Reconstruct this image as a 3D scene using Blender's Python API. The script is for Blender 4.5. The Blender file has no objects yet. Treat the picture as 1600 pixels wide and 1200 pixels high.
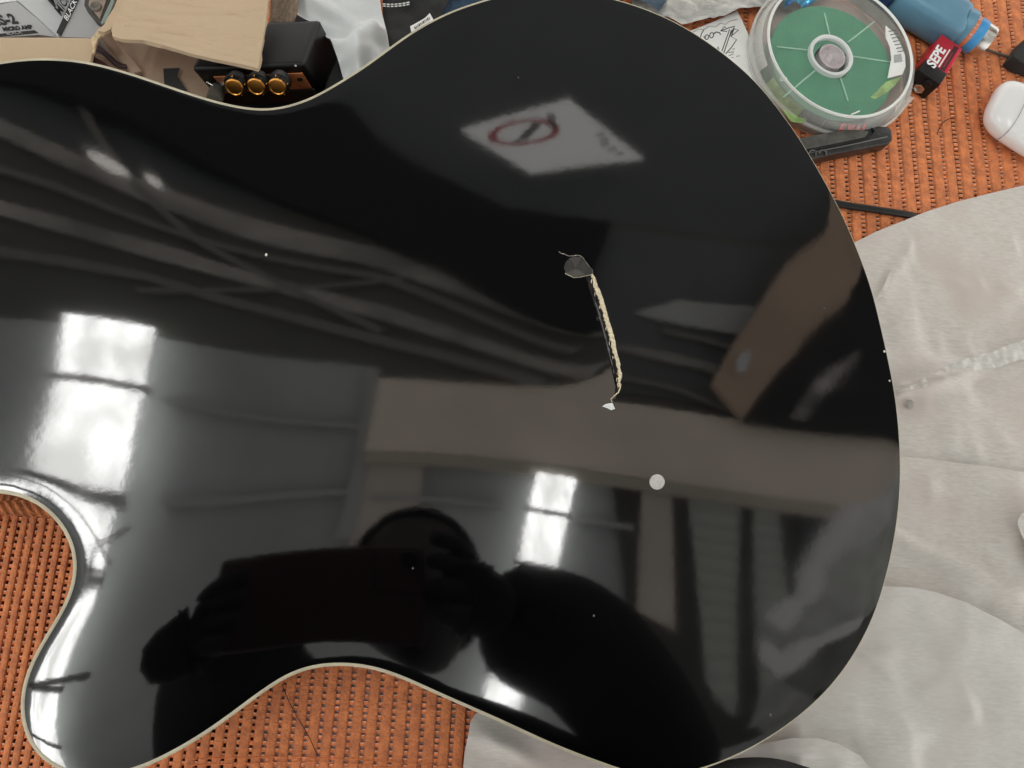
import bpy, bmesh, math, random
import numpy as np
from mathutils import Vector, Matrix
from mathutils.geometry import delaunay_2d_cdt
# ---- camera (phone lens) : world z is up from the mat, the lens hangs 0.43 m above it ----
FPX = 1202.0
CAM = np.array([0.0, 0.0, 0.43])
def _n(v): return v / np.linalg.norm(v)
def cam_axes(nad=(600, 900), vp=(1000, -3500)):
    d = _n(np.array([nad[0]-800, -(nad[1]-600), -FPX])); Z = -d
    Y = np.array([vp[0]-800, -(vp[1]-600), -FPX]); Y = _n(Y - Z*np.dot(Y, Z)); X = np.cross(Y, Z)
    return np.array([X, Y, Z])
RW = cam_axes()
def P(px, py, z=0.0):
    v = RW @ np.array([px-800, -(py-600), -FPX]); t = (z-CAM[2])/v[2]
    return CAM + v*t
RIM = 0.060
OUT_PX = [(-300,420),(-285,330),(-230,235),(-160,165),(-80,115),(0,96),(50,90),(100,91),(140,96),(200,112),(250,129),(300,146),(350,161),(400,170),(425,170),(450,165),(487,152),
(517,135),(547,117),(580,95),(612,71),(642,50),(675,31),(712,14),(755,0),(800,-12),(850,-18),(900,-16),(950,-5),(1000,10),(1030,22),(1065,39),(1100,61),(1137,88),(1175,121),(1200,149),
(1222,177),(1243,206),(1263,238),(1282,270),(1299,301),(1318,338),(1337,382),(1352,421),(1366,464),(1385,545),(1399,615),(1406,680),(1408,740),(1405,795),(1397,850),(1382,915),(1361,975),(1330,1032),
(1292,1081),(1247,1122),(1202,1154),(1161,1177),(1115,1197),(1060,1212),(1000,1214),(959,1201),(910,1184),(850,1160),(794,1134),(737,1109),(700,1093),(662,1076),(625,1059),(587,1046),
(550,1040),(515,1040),(482,1044),(452,1055),(420,1076),(381,1105),(344,1133),(300,1162),(255,1187),(215,1205),(170,1216),(115,1214),(73,1196),(46,1169),(33,1138),(29,1108),(31,1077),(42,1043),(61,1008),(80,977),(100,947),
(111,920),(117,893),(115,867),(107,840),(92,817),(73,797),(50,781),(27,773),(0,769),(-40,767),(-90,772),(-150,785),(-210,770),(-260,720),(-290,640),(-302,530)]
def closed_spline(pts, n):
    p = np.array(pts, float); N = len(p); out = []
    for i in range(N):
        a, b, c, d = p[i-1], p[i], p[(i+1) % N], p[(i+2) % N]
        for k in range(8):
            t = k/8; out.append(0.5*((2*b)+(c-a)*t+(2*a-5*b+4*c-d)*t*t+(3*b-a-3*c+d)*t**3))
    q = np.array(out); L = np.r_[0, np.cumsum(np.linalg.norm(np.roll(q, -1, 0)-q, axis=1))]
    s = np.linspace(0, L[-1], n, endpoint=False); qq = np.vstack([q, q[:1]])
    r = np.stack([np.interp(s, L, qq[:, k]) for k in range(q.shape[1])], 1)
    for _ in range(12): r = 0.25*np.roll(r, 1, 0)+0.5*r+0.25*np.roll(r, -1, 0)
    return r
def base(p):                              # the body lies a little askew and its back is gently curved lengthwise
    x = p[..., 0]; y = p[..., 1]-0.1
    return 0.0054*x-0.0380*y+0.0811*x*x-0.0098*y*y-0.0298*x*y
def on_rim(px, py):
    z = RIM
    for _ in range(8): z = RIM+base(P(px, py, z))
    return P(px, py, z)[:2]
OUTL = closed_spline([on_rim(x, y) for x, y in OUT_PX], 560)
def smooth_dist(p):                      # pi / closed-curve integral of ds/r^2 : smooth distance to the edge
    p = np.atleast_2d(p); a = OUTL; b = np.roll(OUTL, -1, 0); e = b-a; L = np.linalg.norm(e, axis=1); u = e/L[:, None]
    w = np.zeros(len(p))
    for i in range(len(a)):
        dx = p[:, 0]-a[i, 0]; dy = p[:, 1]-a[i, 1]
        s = dx*u[i, 0]+dy*u[i, 1]; h = np.abs(dx*u[i, 1]-dy*u[i, 0])+1e-7
        w += (np.arctan((L[i]-s)/h)+np.arctan(s/h))/h
    return math.pi/w
ARCH, DMAX, RC, EB, EC = 0.0066, 0.115, 1.4, 0.00054, 0.0572
CRACK = np.array([P(x, y, RIM+.012)[:2] for x, y in [(918,405),(926,430),(934,458),(943,487),(950,515),(957,545),(963,572),(968,600),(962,625)]])
def crack_sd(p):                          # signed distance (left of the crack < 0) and position along it 0..1
    best = np.full(len(p), 9.); sgn = np.zeros(len(p)); al = np.zeros(len(p)); n = len(CRACK)-1
    for i in range(n):
        a, b = CRACK[i], CRACK[i+1]; e = b-a; L = np.linalg.norm(e); u = e/L
        d = p-a; s = d@u; lo = -1e9 if i == 0 else 0; hi = 1e9 if i == n-1 else L
        sc = np.clip(s, 0, L); q = np.hypot(*(p-a-sc[:, None]*u).T)
        m = q < best; best[m] = q[m]; cr = (u[0]*d[:, 1]-u[1]*d[:, 0]); sgn[m] = np.sign(cr)[m]; al[m] = ((i+sc/L)/n)[m]
    o = np.argsort(CRACK[:, 1]); sgn = np.sign(p[:, 0]-np.interp(p[:, 1], CRACK[o, 1], CRACK[o, 0]))
    al = np.clip((p[:, 1]-CRACK[o[0], 1])/(CRACK[o[-1], 1]-CRACK[o[0], 1]), 0, 1)
    return best, sgn, al
CR_L, CR_R = 0.0007, -0.0001
def height(p):
    p = np.atleast_2d(p); t = smooth_dist(p)/DMAX
    z = base(p)+ARCH*(t*t/(t+RC))*(1+RC)+EB*(1-np.exp(-t/EC))
    d, s, al = crack_sd(p)
    win = np.exp(-(d/0.022))*np.sin(np.clip(al, 0, 1)*math.pi)**1.3
    z = z+np.where(s < 0, CR_L, CR_R)*win        # one side of the split has sunk
    return RIM+z
def normal(p, e=0.0006):
    gx = (height(p+[e, 0])-height(p-[e, 0]))/(2*e); gy = (height(p+[0, e])-height(p-[0, e]))/(2*e)
    n = np.stack([-gx, -gy, np.ones(len(gx))], 1); return n/np.linalg.norm(n, axis=1)[:, None]

# ================= camera =================
S = bpy.context.scene
col = S.collection
cd = bpy.data.cameras.new("camera"); cam = bpy.data.objects.new("camera", cd); col.objects.link(cam); S.camera = cam
cd.sensor_width = 36; cd.lens = 36*FPX/1600; cd.clip_start = 0.01; cd.clip_end = 60
mw = Matrix([[RW[i][j] for j in range(3)]+[CAM[i]] for i in range(3)]+[[0, 0, 0, 1]]); cam.matrix_world = mw
# ================= light: the even grey daylight of an open workshop; the roof skylights further down emit ==========
w = bpy.data.worlds.new("World"); S.world = w; w.use_nodes = True
bgn = w.node_tree.nodes['Background']; bgn.inputs[0].default_value = (1.0, .975, .94, 1); bgn.inputs[1].default_value = WORLD = 1.10
S.view_settings.view_transform = 'Standard'; S.view_settings.look = 'None'; S.view_settings.exposure = 0.45
SKYLIGHT = 11.5
# ================= helpers =================
def V(a): return Vector([float(x) for x in a])
def W(px, py, z=0.0): return V(P(px, py, z))
def mat(name, color, rough=.6, metal=0, ior=1.5, noise=0, nscale=60, bump=0, bscale=200, trans=0, alpha=1, emit=0, stretch=None, c2=None, coat=0, bdist=.001, world=False):
    m = bpy.data.materials.new(name); m.use_nodes = True; nt = m.node_tree; b = nt.nodes['Principled BSDF']
    b.inputs['Base Color'].default_value = (*color, 1); b.inputs['Roughness'].default_value = rough; b.inputs['Metallic'].default_value = metal
    b.inputs['IOR'].default_value = ior; b.inputs['Transmission Weight'].default_value = trans; b.inputs['Alpha'].default_value = alpha
    b.inputs['Coat Weight'].default_value = coat
    if emit: b.inputs['Emission Color'].default_value = (*color, 1); b.inputs['Emission Strength'].default_value = emit
    tc = nt.nodes.new('ShaderNodeTexCoord'); mp = nt.nodes.new('ShaderNodeMapping'); gp_ = nt.nodes.new('ShaderNodeNewGeometry'); nt.links.new(gp_.outputs['Position'] if world else tc.outputs['Object'], mp.inputs[0])
    if stretch: mp.inputs['Scale'].default_value = stretch
    if noise or c2:
        n = nt.nodes.new('ShaderNodeTexNoise'); n.inputs['Scale'].default_value = nscale; n.inputs['Detail'].default_value = 5; n.inputs['Roughness'].default_value = .6
        r = nt.nodes.new('ShaderNodeValToRGB'); r.color_ramp.elements[0].position = .36; r.color_ramp.elements[1].position = .66
        r.color_ramp.elements[0].color = (*(c2 or [c*(1-noise) for c in color]), 1); r.color_ramp.elements[1].color = (*[min(1, c*(1+noise*.5)) for c in color], 1)
        nt.links.new(mp.outputs[0], n.inputs['Vector']); nt.links.new(n.outputs[0], r.inputs[0]); nt.links.new(r.outputs[0], b.inputs['Base Color'])
        if emit: nt.links.new(r.outputs[0], b.inputs['Emission Color'])
    if bump:
        n2 = nt.nodes.new('ShaderNodeTexNoise'); n2.inputs['Scale'].default_value = bscale; n2.inputs['Detail'].default_value = 4
        bp = nt.nodes.new('ShaderNodeBump'); bp.inputs['Strength'].default_value = bump; bp.inputs['Distance'].default_value = bdist
        nt.links.new(mp.outputs[0], n2.inputs['Vector']); nt.links.new(n2.outputs[0], bp.inputs['Height']); nt.links.new(bp.outputs[0], b.inputs['Normal'])
    return m
def obj(name, me, m=None, parent=None):
    o = bpy.data.objects.new(name, me); col.objects.link(o)
    if m and me and not me.materials: me.materials.append(m)
    if parent: o.parent = parent
    return o
def thing(name, label, cat, loc=(0, 0, 0), group=None):
    o = bpy.data.objects.new(name, None); o.empty_display_size = .02; col.objects.link(o); o.location = V(loc); o['label'] = label; o['category'] = cat
    if group: o['group'] = group
    return o
def tag(o, label, cat, group=None):
    o['label'] = label; o['category'] = cat
    if group: o['group'] = group
    return o
def kind(o, k): o['kind'] = k; return o
def part(name, me, m, root, label=None):            # mesh given in world coordinates
    o = obj(name, me, m); o.parent = root
    r = root; off = Vector((0, 0, 0))
    while r: off = off+r.location; r = r.parent
    o.location = -off
    if label: o['label'] = label
    return o
def mesh(vs, fs, name='m', smooth=False):
    me = bpy.data.meshes.new(name); me.from_pydata([tuple(v) for v in vs], [], fs); me.update()
    if smooth: me.polygons.foreach_set('use_smooth', [True]*len(me.polygons))
    return me
def bm_mesh(bm, smooth=False, name='m'):
    bmesh.ops.recalc_face_normals(bm, faces=bm.faces); me = bpy.data.meshes.new(name); bm.to_mesh(me); bm.free()
    if smooth: me.polygons.foreach_set('use_smooth', [True]*len(me.polygons))
    return me
def hexa(O, A, B, C, bev=0, seg=2, smooth=False):   # block from a corner and three edge vectors
    O, A, B, C = [V(v) for v in (O, A, B, C)]; bm = bmesh.new()
    v = [bm.verts.new(O+A*i+B*j+C*k) for k in (0, 1) for j in (0, 1) for i in (0, 1)]
    for f in ((0, 1, 3, 2), (4, 6, 7, 5), (0, 4, 5, 1), (2, 3, 7, 6), (0, 2, 6, 4), (1, 5, 7, 3)): bm.faces.new([v[i] for i in f])
    if bev: bmesh.ops.bevel(bm, geom=list(bm.edges), offset=bev, segments=seg, profile=.6, affect='EDGES')
    return bm_mesh(bm, smooth)
def box(c, sx, sy, sz, rot=0, bev=0, seg=2, smooth=False):   # c = centre of the bottom
    ca, sa = math.cos(rot), math.sin(rot); X = Vector((ca, sa, 0))*sx; Y = Vector((-sa, ca, 0))*sy
    return hexa(V(c)-X/2-Y/2, X, Y, (0, 0, sz), bev, seg, smooth)
def prism(pts, dz, bev=0, smooth=False):            # closed polygon of world points, extruded down by dz
    bm = bmesh.new(); vs = [bm.verts.new(V(p)) for p in pts]; f = bm.faces.new(vs)
    r = bmesh.ops.extrude_face_region(bm, geom=[f]); bmesh.ops.translate(bm, vec=(0, 0, -dz), verts=[g for g in r['geom'] if isinstance(g, bmesh.types.BMVert)])
    bmesh.ops.recalc_face_normals(bm, faces=bm.faces)
    if bev: bmesh.ops.bevel(bm, geom=list(bm.edges), offset=bev, segments=2, profile=.6, affect='EDGES')
    return bm_mesh(bm, smooth)
def pprism(pp, z, dz, bev=0, smooth=False): return prism([W(x, y, z) for x, y in pp], dz, bev, smooth)
def tube(pts, r, n=8, smooth=True, flat=1.0):
    pts = [V(p) for p in pts]; rr = r if hasattr(r, '__len__') else [r]*len(pts); vs = []; fs = []
    up = Vector((0, 0, 1))
    for i, p in enumerate(pts):
        t = (pts[min(i+1, len(pts)-1)]-pts[max(i-1, 0)]).normalized(); a = t.cross(up)
        if a.length < .05: a = t.cross(Vector((0, 1, 0)))
        a.normalize(); b = a.cross(t)
        for k in range(n): th = 2*math.pi*k/n; vs.append(p+a*math.cos(th)*rr[i]+b*math.sin(th)*rr[i]*flat)
    for i in range(len(pts)-1):
        for k in range(n): fs.append((i*n+k, i*n+(k+1) % n, (i+1)*n+(k+1) % n, (i+1)*n+k))
    fs.append(tuple(range(n))[::-1]); fs.append(tuple((len(pts)-1)*n+k for k in range(n)))
    return mesh(vs, fs, smooth=smooth)
def lathe(c, prof, n=64, axis=(0, 0, 1), smooth=True, closed=False, cap=True):   # prof: (radius, height)
    c = V(c); ax = V(axis).normalized(); a = ax.orthogonal().normalized(); b = ax.cross(a); vs = []; fs = []; m = len(prof)
    for r, h in prof:
        for k in range(n): th = 2*math.pi*k/n; vs.append(c+ax*h+(a*math.cos(th)+b*math.sin(th))*r)
    for i in range(m if closed else m-1):
        j = (i+1) % m
        for k in range(n): fs.append((i*n+k, i*n+(k+1) % n, j*n+(k+1) % n, j*n+k))
    if not closed:
        if cap and prof[0][0] > 1e-6: fs.append(tuple(range(n))[::-1])
        if cap and prof[-1][0] > 1e-6: fs.append(tuple((m-1)*n+k for k in range(n)))
    bm = bmesh.new(); me = mesh(vs, fs); bm.from_mesh(me); bmesh.ops.remove_doubles(bm, verts=bm.verts, dist=1e-6); me2 = bm_mesh(bm)
    if smooth:
        for p in me2.polygons: p.use_smooth = len(p.vertices) <= 4
        try: me2.set_sharp_from_angle(angle=math.radians(35))
        except Exception: pass
    return me2
def smooth_line(pts, k=6):
    p = [V(a) for a in pts]; p = [p[0]*2-p[1]]+p+[p[-1]*2-p[-2]]; out = []
    for i in range(1, len(p)-2):
        for j in range(k):
            t = j/k; a, b, c, d = p[i-1:i+3]; out.append(.5*((2*b)+(c-a)*t+(2*a-5*b+4*c-d)*t*t+(3*b-a-3*c+d)*t**3))
    return out+[p[-2]]
def text_me(s, size, O, X, Y, lift=.0003, ext=.0001, skew=0, bold=0, sx=1.0, spacing=1.0):   # flat print: letters laid on a face (O, unit X, unit Y)
    cu = bpy.data.curves.new('t', 'FONT'); cu.body = s; cu.size = size; cu.extrude = ext; cu.offset = bold; cu.resolution_u = 3; cu.space_character = spacing
    o = bpy.data.objects.new('t', cu); col.objects.link(o); dg = bpy.context.evaluated_depsgraph_get()
    me = bpy.data.meshes.new_from_object(o.evaluated_get(dg)); bpy.data.objects.remove(o)
    X = V(X).normalized(); Y = V(Y); Y = Y.normalized(); N = X.cross(Y).normalized(); O = V(O)
    for v in me.vertices:
        x, y, z = v.co; v.co = O+X*(x*sx+skew*y)+Y*y+N*(z+lift)
    me.materials.clear(); return me
def inside(poly, q):
    x, y = q[:, 0], q[:, 1]; r = np.zeros(len(q), bool); n = len(poly)
    for i in range(n):
        x1, y1 = poly[i]; x2, y2 = poly[(i+1) % n]
        if y1 == y2: continue
        c = ((y1 > y) != (y2 > y)) & (x < (x2-x1)*(y-y1)/(y2-y1)+x1); r ^= c
    return r
def dens(poly, step):
    out = []
    for i in range(len(poly)):
        a = np.array(poly[i], float); b = np.array(poly[(i+1) % len(poly)], float); k = max(1, int(np.linalg.norm(b-a)/step))
        for j in range(k): out.append(a+(b-a)*j/k)
    return np.array(out)
def cdt_fill(poly, step, extra=None):
    poly = np.array(poly)[:, :2]; lo, hi = poly.min(0), poly.max(0); gx, gy = np.meshgrid(np.arange(lo[0], hi[0], step), np.arange(lo[1], hi[1], step)); gx[1::2] += step/2
    q = np.stack([gx.ravel(), gy.ravel()], 1); q = q[inside(poly, q)]
    if extra is not None and len(extra): q = np.vstack([q, extra[inside(poly, extra)]])
    # drop points hugging the rim
    keep = np.ones(len(q), bool)
    for a in poly: keep &= ((q-a)**2).sum(1) > (step*.45)**2
    q = q[keep]; allp = np.vstack([poly, q]); n = len(poly)
    r = delaunay_2d_cdt([Vector(p) for p in allp], [(i, (i+1) % n) for i in range(n)], [], 1, 1e-7)
    return np.array([[v.x, v.y] for v in r[0]]), [tuple(f) for f in r[2]]
def sheet(poly, step, zf, thick=0.0006, smooth=True):   # a thin sheet with folds: outline + height function
    pts, fs = cdt_fill(poly, step); z = zf(pts); n = len(pts)
    vs = np.column_stack([pts, z]).tolist()
    bm = bmesh.new(); bv = [bm.verts.new(v) for v in vs]
    for f in fs:
        try: bm.faces.new([bv[i] for i in f])
        except ValueError: pass
    for v in [v for v in bm.verts if not v.link_faces]: bm.verts.remove(v)
    bmesh.ops.recalc_face_normals(bm, faces=bm.faces)
    if sum(f.normal.z for f in bm.faces) < 0: bmesh.ops.reverse_faces(bm, faces=bm.faces)
    me = bpy.data.meshes.new('sheet'); bm.to_mesh(me); bm.free()
    if smooth: me.polygons.foreach_set('use_smooth', [True]*len(me.polygons))
    return me
def seg_dist(q, pl):
    best = np.full(len(q), 9.); al = np.zeros(len(q)); n = len(pl)-1
    for i in range(n):
        a, b = np.array(pl[i][:2]), np.array(pl[i+1][:2]); e = b-a; t = np.clip(((q-a)@e)/(e@e+1e-12), 0, 1); d = np.hypot(*(q-a-t[:, None]*e).T); m = d < best; best[m] = d[m]; al[m] = ((i+t)/n)[m]
    return best, al
def vnoise(q, s, seed=0, ax=1.0, ay=1.0):            # smooth value noise
    rng = np.random.default_rng(seed); g = rng.random((97, 97)); x = q[:, 0]*s*ax+31; y = q[:, 1]*s*ay+37
    xi = np.floor(x).astype(int); yi = np.floor(y).astype(int); fx = x-xi; fy = y-yi; fx = fx*fx*(3-2*fx); fy = fy*fy*(3-2*fy); a = lambda i, j: g[(xi+i) % 97, (yi+j) % 97]
    return (a(0, 0)*(1-fx)*(1-fy)+a(1, 0)*fx*(1-fy)+a(0, 1)*(1-fx)*fy+a(1, 1)*fx*fy)-.5
rnd = random.Random(5)
# ================= materials =================
M = {}
M['lacquer'] = mat('black_lacquer', (.0012, .0013, .0016), .044, ior=1.75, bump=.013, bscale=240, bdist=.0004)
nt_ = M['lacquer'].node_tree; n_ = nt_.nodes.new('ShaderNodeTexNoise'); n_.inputs['Scale'].default_value = 9; n_.inputs['Detail'].default_value = 8; n_.inputs['Roughness'].default_value = .7; n_.inputs['Distortion'].default_value = .6
m_ = nt_.nodes.new('ShaderNodeMapRange'); m_.inputs[1].default_value = .35; m_.inputs[2].default_value = .7; m_.inputs[3].default_value = .032; m_.inputs[4].default_value = .060
t_ = nt_.nodes.new('ShaderNodeTexCoord'); nt_.links.new(t_.outputs['Object'], n_.inputs['Vector']); nt_.links.new(n_.outputs[0], m_.inputs[0]); nt_.links.new(m_.outputs[0], nt_.nodes['Principled BSDF'].inputs['Roughness'])
M['binding'] = mat('cream_binding', (.54, .49, .36), .3, noise=.15, nscale=90)
M['cream'] = mat('pale_split_wood', (.88, .76, .54), .8, noise=.3, nscale=900, bump=.6, bscale=1800)
M['black'] = mat('black_plastic', (.007, .007, .0075), .42, ior=1.38, noise=.2, nscale=300, bump=.12, bscale=1500)
M['mat_orange'] = mat('orange_weave', (.84, .275, .095), .78, c2=(.54, .17, .07), nscale=150, bump=.8, bscale=700, world=True)
M['rung'] = mat('orange_rung', (.80, .245, .08), .8, noise=.4, nscale=160, world=True)
M['thread'] = mat('pale_thread', (.86, .56, .42), .6, noise=.4, nscale=160)
M['table'] = mat('dark_table_wood', (.055, .030, .020), .6, noise=.4, nscale=30, stretch=(1, 8, 1))
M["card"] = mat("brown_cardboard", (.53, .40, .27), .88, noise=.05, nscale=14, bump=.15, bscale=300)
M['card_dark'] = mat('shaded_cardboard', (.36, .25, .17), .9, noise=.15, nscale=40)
M['ink'] = mat('black_print', (.010, .010, .010), .6)
M['greybox'] = mat('grey_white_carton', (.50, .51, .51), .45, noise=.06, nscale=20)
M['greybox2'] = mat('grey_carton', (.40, .40, .40), .45, noise=.08, nscale=20)
M['white'] = mat('white_paper', (.84, .84, .82), .7, noise=.05, nscale=60)
M['gold'] = mat('gold_metal', (.80, .38, .09), .32, metal=1)
M['steel'] = mat('steel', (.62, .60, .57), .25, metal=1)
M['orange_panel'] = mat('orange_panel', (.62, .22, .08), .5, noise=.3, nscale=200)
M['green'] = mat('green_line', (.06, .25, .14), .38, noise=.16, nscale=60, bump=.3, bscale=900)
M['spoke'] = mat('pale_green_plastic', (.36, .60, .45), .5)
M['lime'] = mat('lime_label', (.30, .46, .16), .5, noise=.4, nscale=160)
M['red'] = mat('red_print', (.72, .03, .05), .4)
M['dred'] = mat('dark_red_print', (.42, .012, .03), .35)
M['blue'] = mat('blue_grey_plastic', (.12, .27, .38), .32, noise=.06, nscale=60)
M['navy'] = mat('dark_blue_plastic', (.012, .045, .14), .3)
M['blue_label'] = mat('bright_blue_label', (.05, .30, .62), .35)
M['earcase'] = mat('glossy_white_plastic', (.82, .82, .81), .16)
M['knife'] = mat('worn_black_tool', (.035, .036, .034), .35, c2=(.010, .011, .011), nscale=60, metal=.3, bump=.3, bscale=500)
M['denim'] = mat('faded_black_denim', (.030, .030, .030), .9, c2=(.016, .016, .017), nscale=40, bump=.5, bscale=1200)
M['blue_cloth'] = mat('slate_blue_cloth', (.055, .085, .12), .9, noise=.4, nscale=40, bump=.4, bscale=900)
M['bag'] = mat('white_plastic_bag', (.66, .68, .68), .35, noise=.10, nscale=35)
M['foil'] = mat('blue_shiny_wrapper', (.02, .20, .62), .18, metal=.6, c2=(.10, .55, .75), nscale=140)
M['person'] = mat('black_hoodie_fabric', (.006, .006, .007), .95)
M['skin'] = mat('skin', (.024, .015, .012), .6)  # darker than real skin: silhouette shade put into the colour
M['shaded_hand'] = mat('hand_in_shade', (.010, .010, .011), .9)  # hands without gloves, the silhouette's shade put into their colour
M['trouser'] = mat('dark_trousers', (.012, .013, .018), .9)
M['hair'] = mat('dark_hair', (.012, .009, .007), .7)
M['phone'] = mat('dark_wine_phone_case', (.035, .012, .016), .5)
M['glass'] = mat('lens_glass', (.01, .01, .015), .05)
def foam_material(name, c, cdark, pink):
    m = bpy.data.materials.new(name); m.use_nodes = True; nt = m.node_tree; b = nt.nodes['Principled BSDF']; L = nt.links.new
    tc = nt.nodes.new('ShaderNodeTexCoord'); mp = nt.nodes.new('ShaderNodeMapping'); mp.inputs['Scale'].default_value = (110, 520, 110); L(tc.outputs['Object'], mp.inputs[0])
    n1 = nt.nodes.new('ShaderNodeTexNoise'); n1.inputs['Scale'].default_value = 1.6; n1.inputs['Detail'].default_value = 6; L(mp.outputs[0], n1.inputs['Vector'])
    n2 = nt.nodes.new('ShaderNodeTexNoise'); n2.inputs['Scale'].default_value = 13; n2.inputs['Detail'].default_value = 3; L(tc.outputs['Object'], n2.inputs['Vector'])
    r = nt.nodes.new('ShaderNodeValToRGB'); r.color_ramp.elements[0].position = .3; r.color_ramp.elements[1].position = .75; r.color_ramp.elements[0].color = (*cdark, 1); r.color_ramp.elements[1].color = (*c, 1); L(n1.outputs[0], r.inputs[0])
    r2 = nt.nodes.new('ShaderNodeValToRGB'); r2.color_ramp.elements[0].position = .46; r2.color_ramp.elements[1].position = .68; L(n2.outputs[0], r2.inputs[0])
    mx = nt.nodes.new('ShaderNodeMix'); mx.data_type = 'RGBA'; mx.inputs[7].default_value = (*pink, 1); L(r2.outputs[0], mx.inputs[0]); L(r.outputs[0], mx.inputs[6])
    L(mx.outputs[2], b.inputs['Base Color']); b.inputs['Roughness'].default_value = .38
    bp = nt.nodes.new('ShaderNodeBump'); bp.inputs['Strength'].default_value = .3; bp.inputs['Distance'].default_value = .0005; L(n1.outputs[0], bp.inputs['Height']); L(bp.outputs[0], b.inputs['Normal'])
    n3 = nt.nodes.new('ShaderNodeTexNoise'); n3.noise_type = 'RIDGED_MULTIFRACTAL'; n3.inputs['Scale'].default_value = 1.0; n3.inputs['Detail'].default_value = 4; n3.inputs['Distortion'].default_value = .5; mp3 = nt.nodes.new('ShaderNodeMapping'); mp3.inputs['Rotation'].default_value = (0, 0, .9); mp3.inputs['Scale'].default_value = (26, 9, 9); L(tc.outputs['Object'], mp3.inputs[0]); L(mp3.outputs[0], n3.inputs['Vector'])
    bp2 = nt.nodes.new('ShaderNodeBump'); n4 = nt.nodes.new('ShaderNodeTexNoise'); n4.noise_type = 'RIDGED_MULTIFRACTAL'; n4.inputs['Scale'].default_value = 1.0; n4.inputs['Detail'].default_value = 3; mp4 = nt.nodes.new('ShaderNodeMapping'); mp4.inputs['Rotation'].default_value = (0, 0, -.35); mp4.inputs['Scale'].default_value = (22, 75, 30); L(tc.outputs['Object'], mp4.inputs[0]); L(mp4.outputs[0], n4.inputs['Vector'])
    bp4 = nt.nodes.new('ShaderNodeBump'); bp4.inputs['Strength'].default_value = .35; bp4.inputs['Distance'].default_value = .0007; L(n4.outputs[0], bp4.inputs['Height']); L(bp.outputs[0], bp4.inputs['Normal'])
    bp2.inputs['Strength'].default_value = .7; bp2.inputs['Distance'].default_value = .0028; b.inputs['Coat Weight'].default_value = .35; b.inputs['Coat Roughness'].default_value = .3; L(n3.outputs[0], bp2.inputs['Height']); L(bp4.outputs[0], bp2.inputs['Normal']); L(bp2.outputs[0], b.inputs['Normal'])
    return m
M['foam'] = foam_material('white_packing_foam', (.73, .69, .64), (.60, .56, .515), (.60, .515, .47))
M['foam2'] = foam_material('cool_white_packing_foam', (.73, .71, .67), (.63, .61, .57), (.63, .585, .545))
def clear_mat(name, c, k, rough=.25):
    m = bpy.data.materials.new(name); m.use_nodes = True; nt = m.node_tree; b = nt.nodes['Principled BSDF']; out = nt.nodes['Material Output']
    b.inputs['Base Color'].default_value = (*c, 1); b.inputs['Roughness'].default_value = rough; t = nt.nodes.new('ShaderNodeBsdfTransparent'); x = nt.nodes.new('ShaderNodeMixShader'); x.inputs[0].default_value = k
    nt.links.new(t.outputs[0], x.inputs[1]); nt.links.new(b.outputs[0], x.inputs[2]); nt.links.new(x.outputs[0], out.inputs[0]); return m
M['clear'] = clear_mat('frosted_clear_plastic', (.72, .72, .68), .32)
M['clear_rim'] = clear_mat('frosted_plastic_rim', (.80, .80, .76), .34, .2)
M['lid'] = clear_mat('clear_lid', (.75, .80, .76), .05, .08)

# ================= table and woven mat =================
X0, X1, Y0, Y1 = -.42, .62, -.20, .72
t = thing('table', 'dark wooden table under the orange woven mat', 'table', (.1, .25, -.0045))
part('tabletop', box((.1, .26, -.034), 1.16, 1.04, .030, bev=.003), M['table'], t)
for sx in (-.42, .62):
    for sy in (-.20, .72): part('leg', box((sx, sy, -.75), .05, .05, .716, bev=.003), M['table'], t)
mt = thing('placemat', 'orange woven slatted mat with rows of small holes, under everything', 'mat', (.1, .25, -.003))
def pitch(x): return .0074+(.0104*x if x > 0 else .0165*x)
def top_z(p): return 0
o = part('ground_sheet', box((.1, .26, -.0038), 1.04, .92, .0012), mat('mat_backing', (.085, .032, .018), .9, noise=.5, nscale=60), mt)
# pale sheet glimpsed through the holes near the lower waist of the guitar
part('pale_underlay', prism([V((x, y, -.0019)) for x, y in [(-.075, -.19), (.12, -.19), (.12, .10), (-.03, .06)]], .0005), mat('lilac_underlay', (.50, .38, .38), .8, noise=.2, nscale=90), mt)
# one band (rounded strip running away from the camera), shared mesh scaled across
def band_mesh():
    sec = [(-.5, -.0012), (-.47, -.0002), (-.3, .0002), (0, .0003), (.3, .0002), (.47, -.0002), (.5, -.0012)]; vs = []; fs = []; N = 46
    for i in range(N+1):
        for u, z in sec: vs.append((u, (Y1-Y0)*i/N, z))
    for i in range(N):
        for k in range(6): fs.append((i*7+k, i*7+k+1, (i+1)*7+k+1, (i+1)*7+k))
    return mesh(vs, fs, 'weave_band', True)
bme = band_mesh(); xs = []; x = X0
while x < X1: xs.append(x); x += pitch(x)
rv, rf, tv, tf = [], [], [], []
OUT_IN = [tuple(p) for p in OUTL[::8]]
def blk(vs, fs, x0, x1, y0, y1, z0, z1, jit=0):
    b = len(vs); vs += [(x0, y0, z0), (x1, y0, z0+jit), (x1, y0, z1+jit), (x0, y0, z1), (x0, y1, z0), (x1, y1, z0+jit), (x1, y1, z1+jit), (x0, y1, z1)]
    fs += [(b, b+1, b+2, b+3), (b+3, b+2, b+6, b+7), (b+7, b+6, b+5, b+4)]
HEM = (-.42, -.128, .0165, .075)
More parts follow.
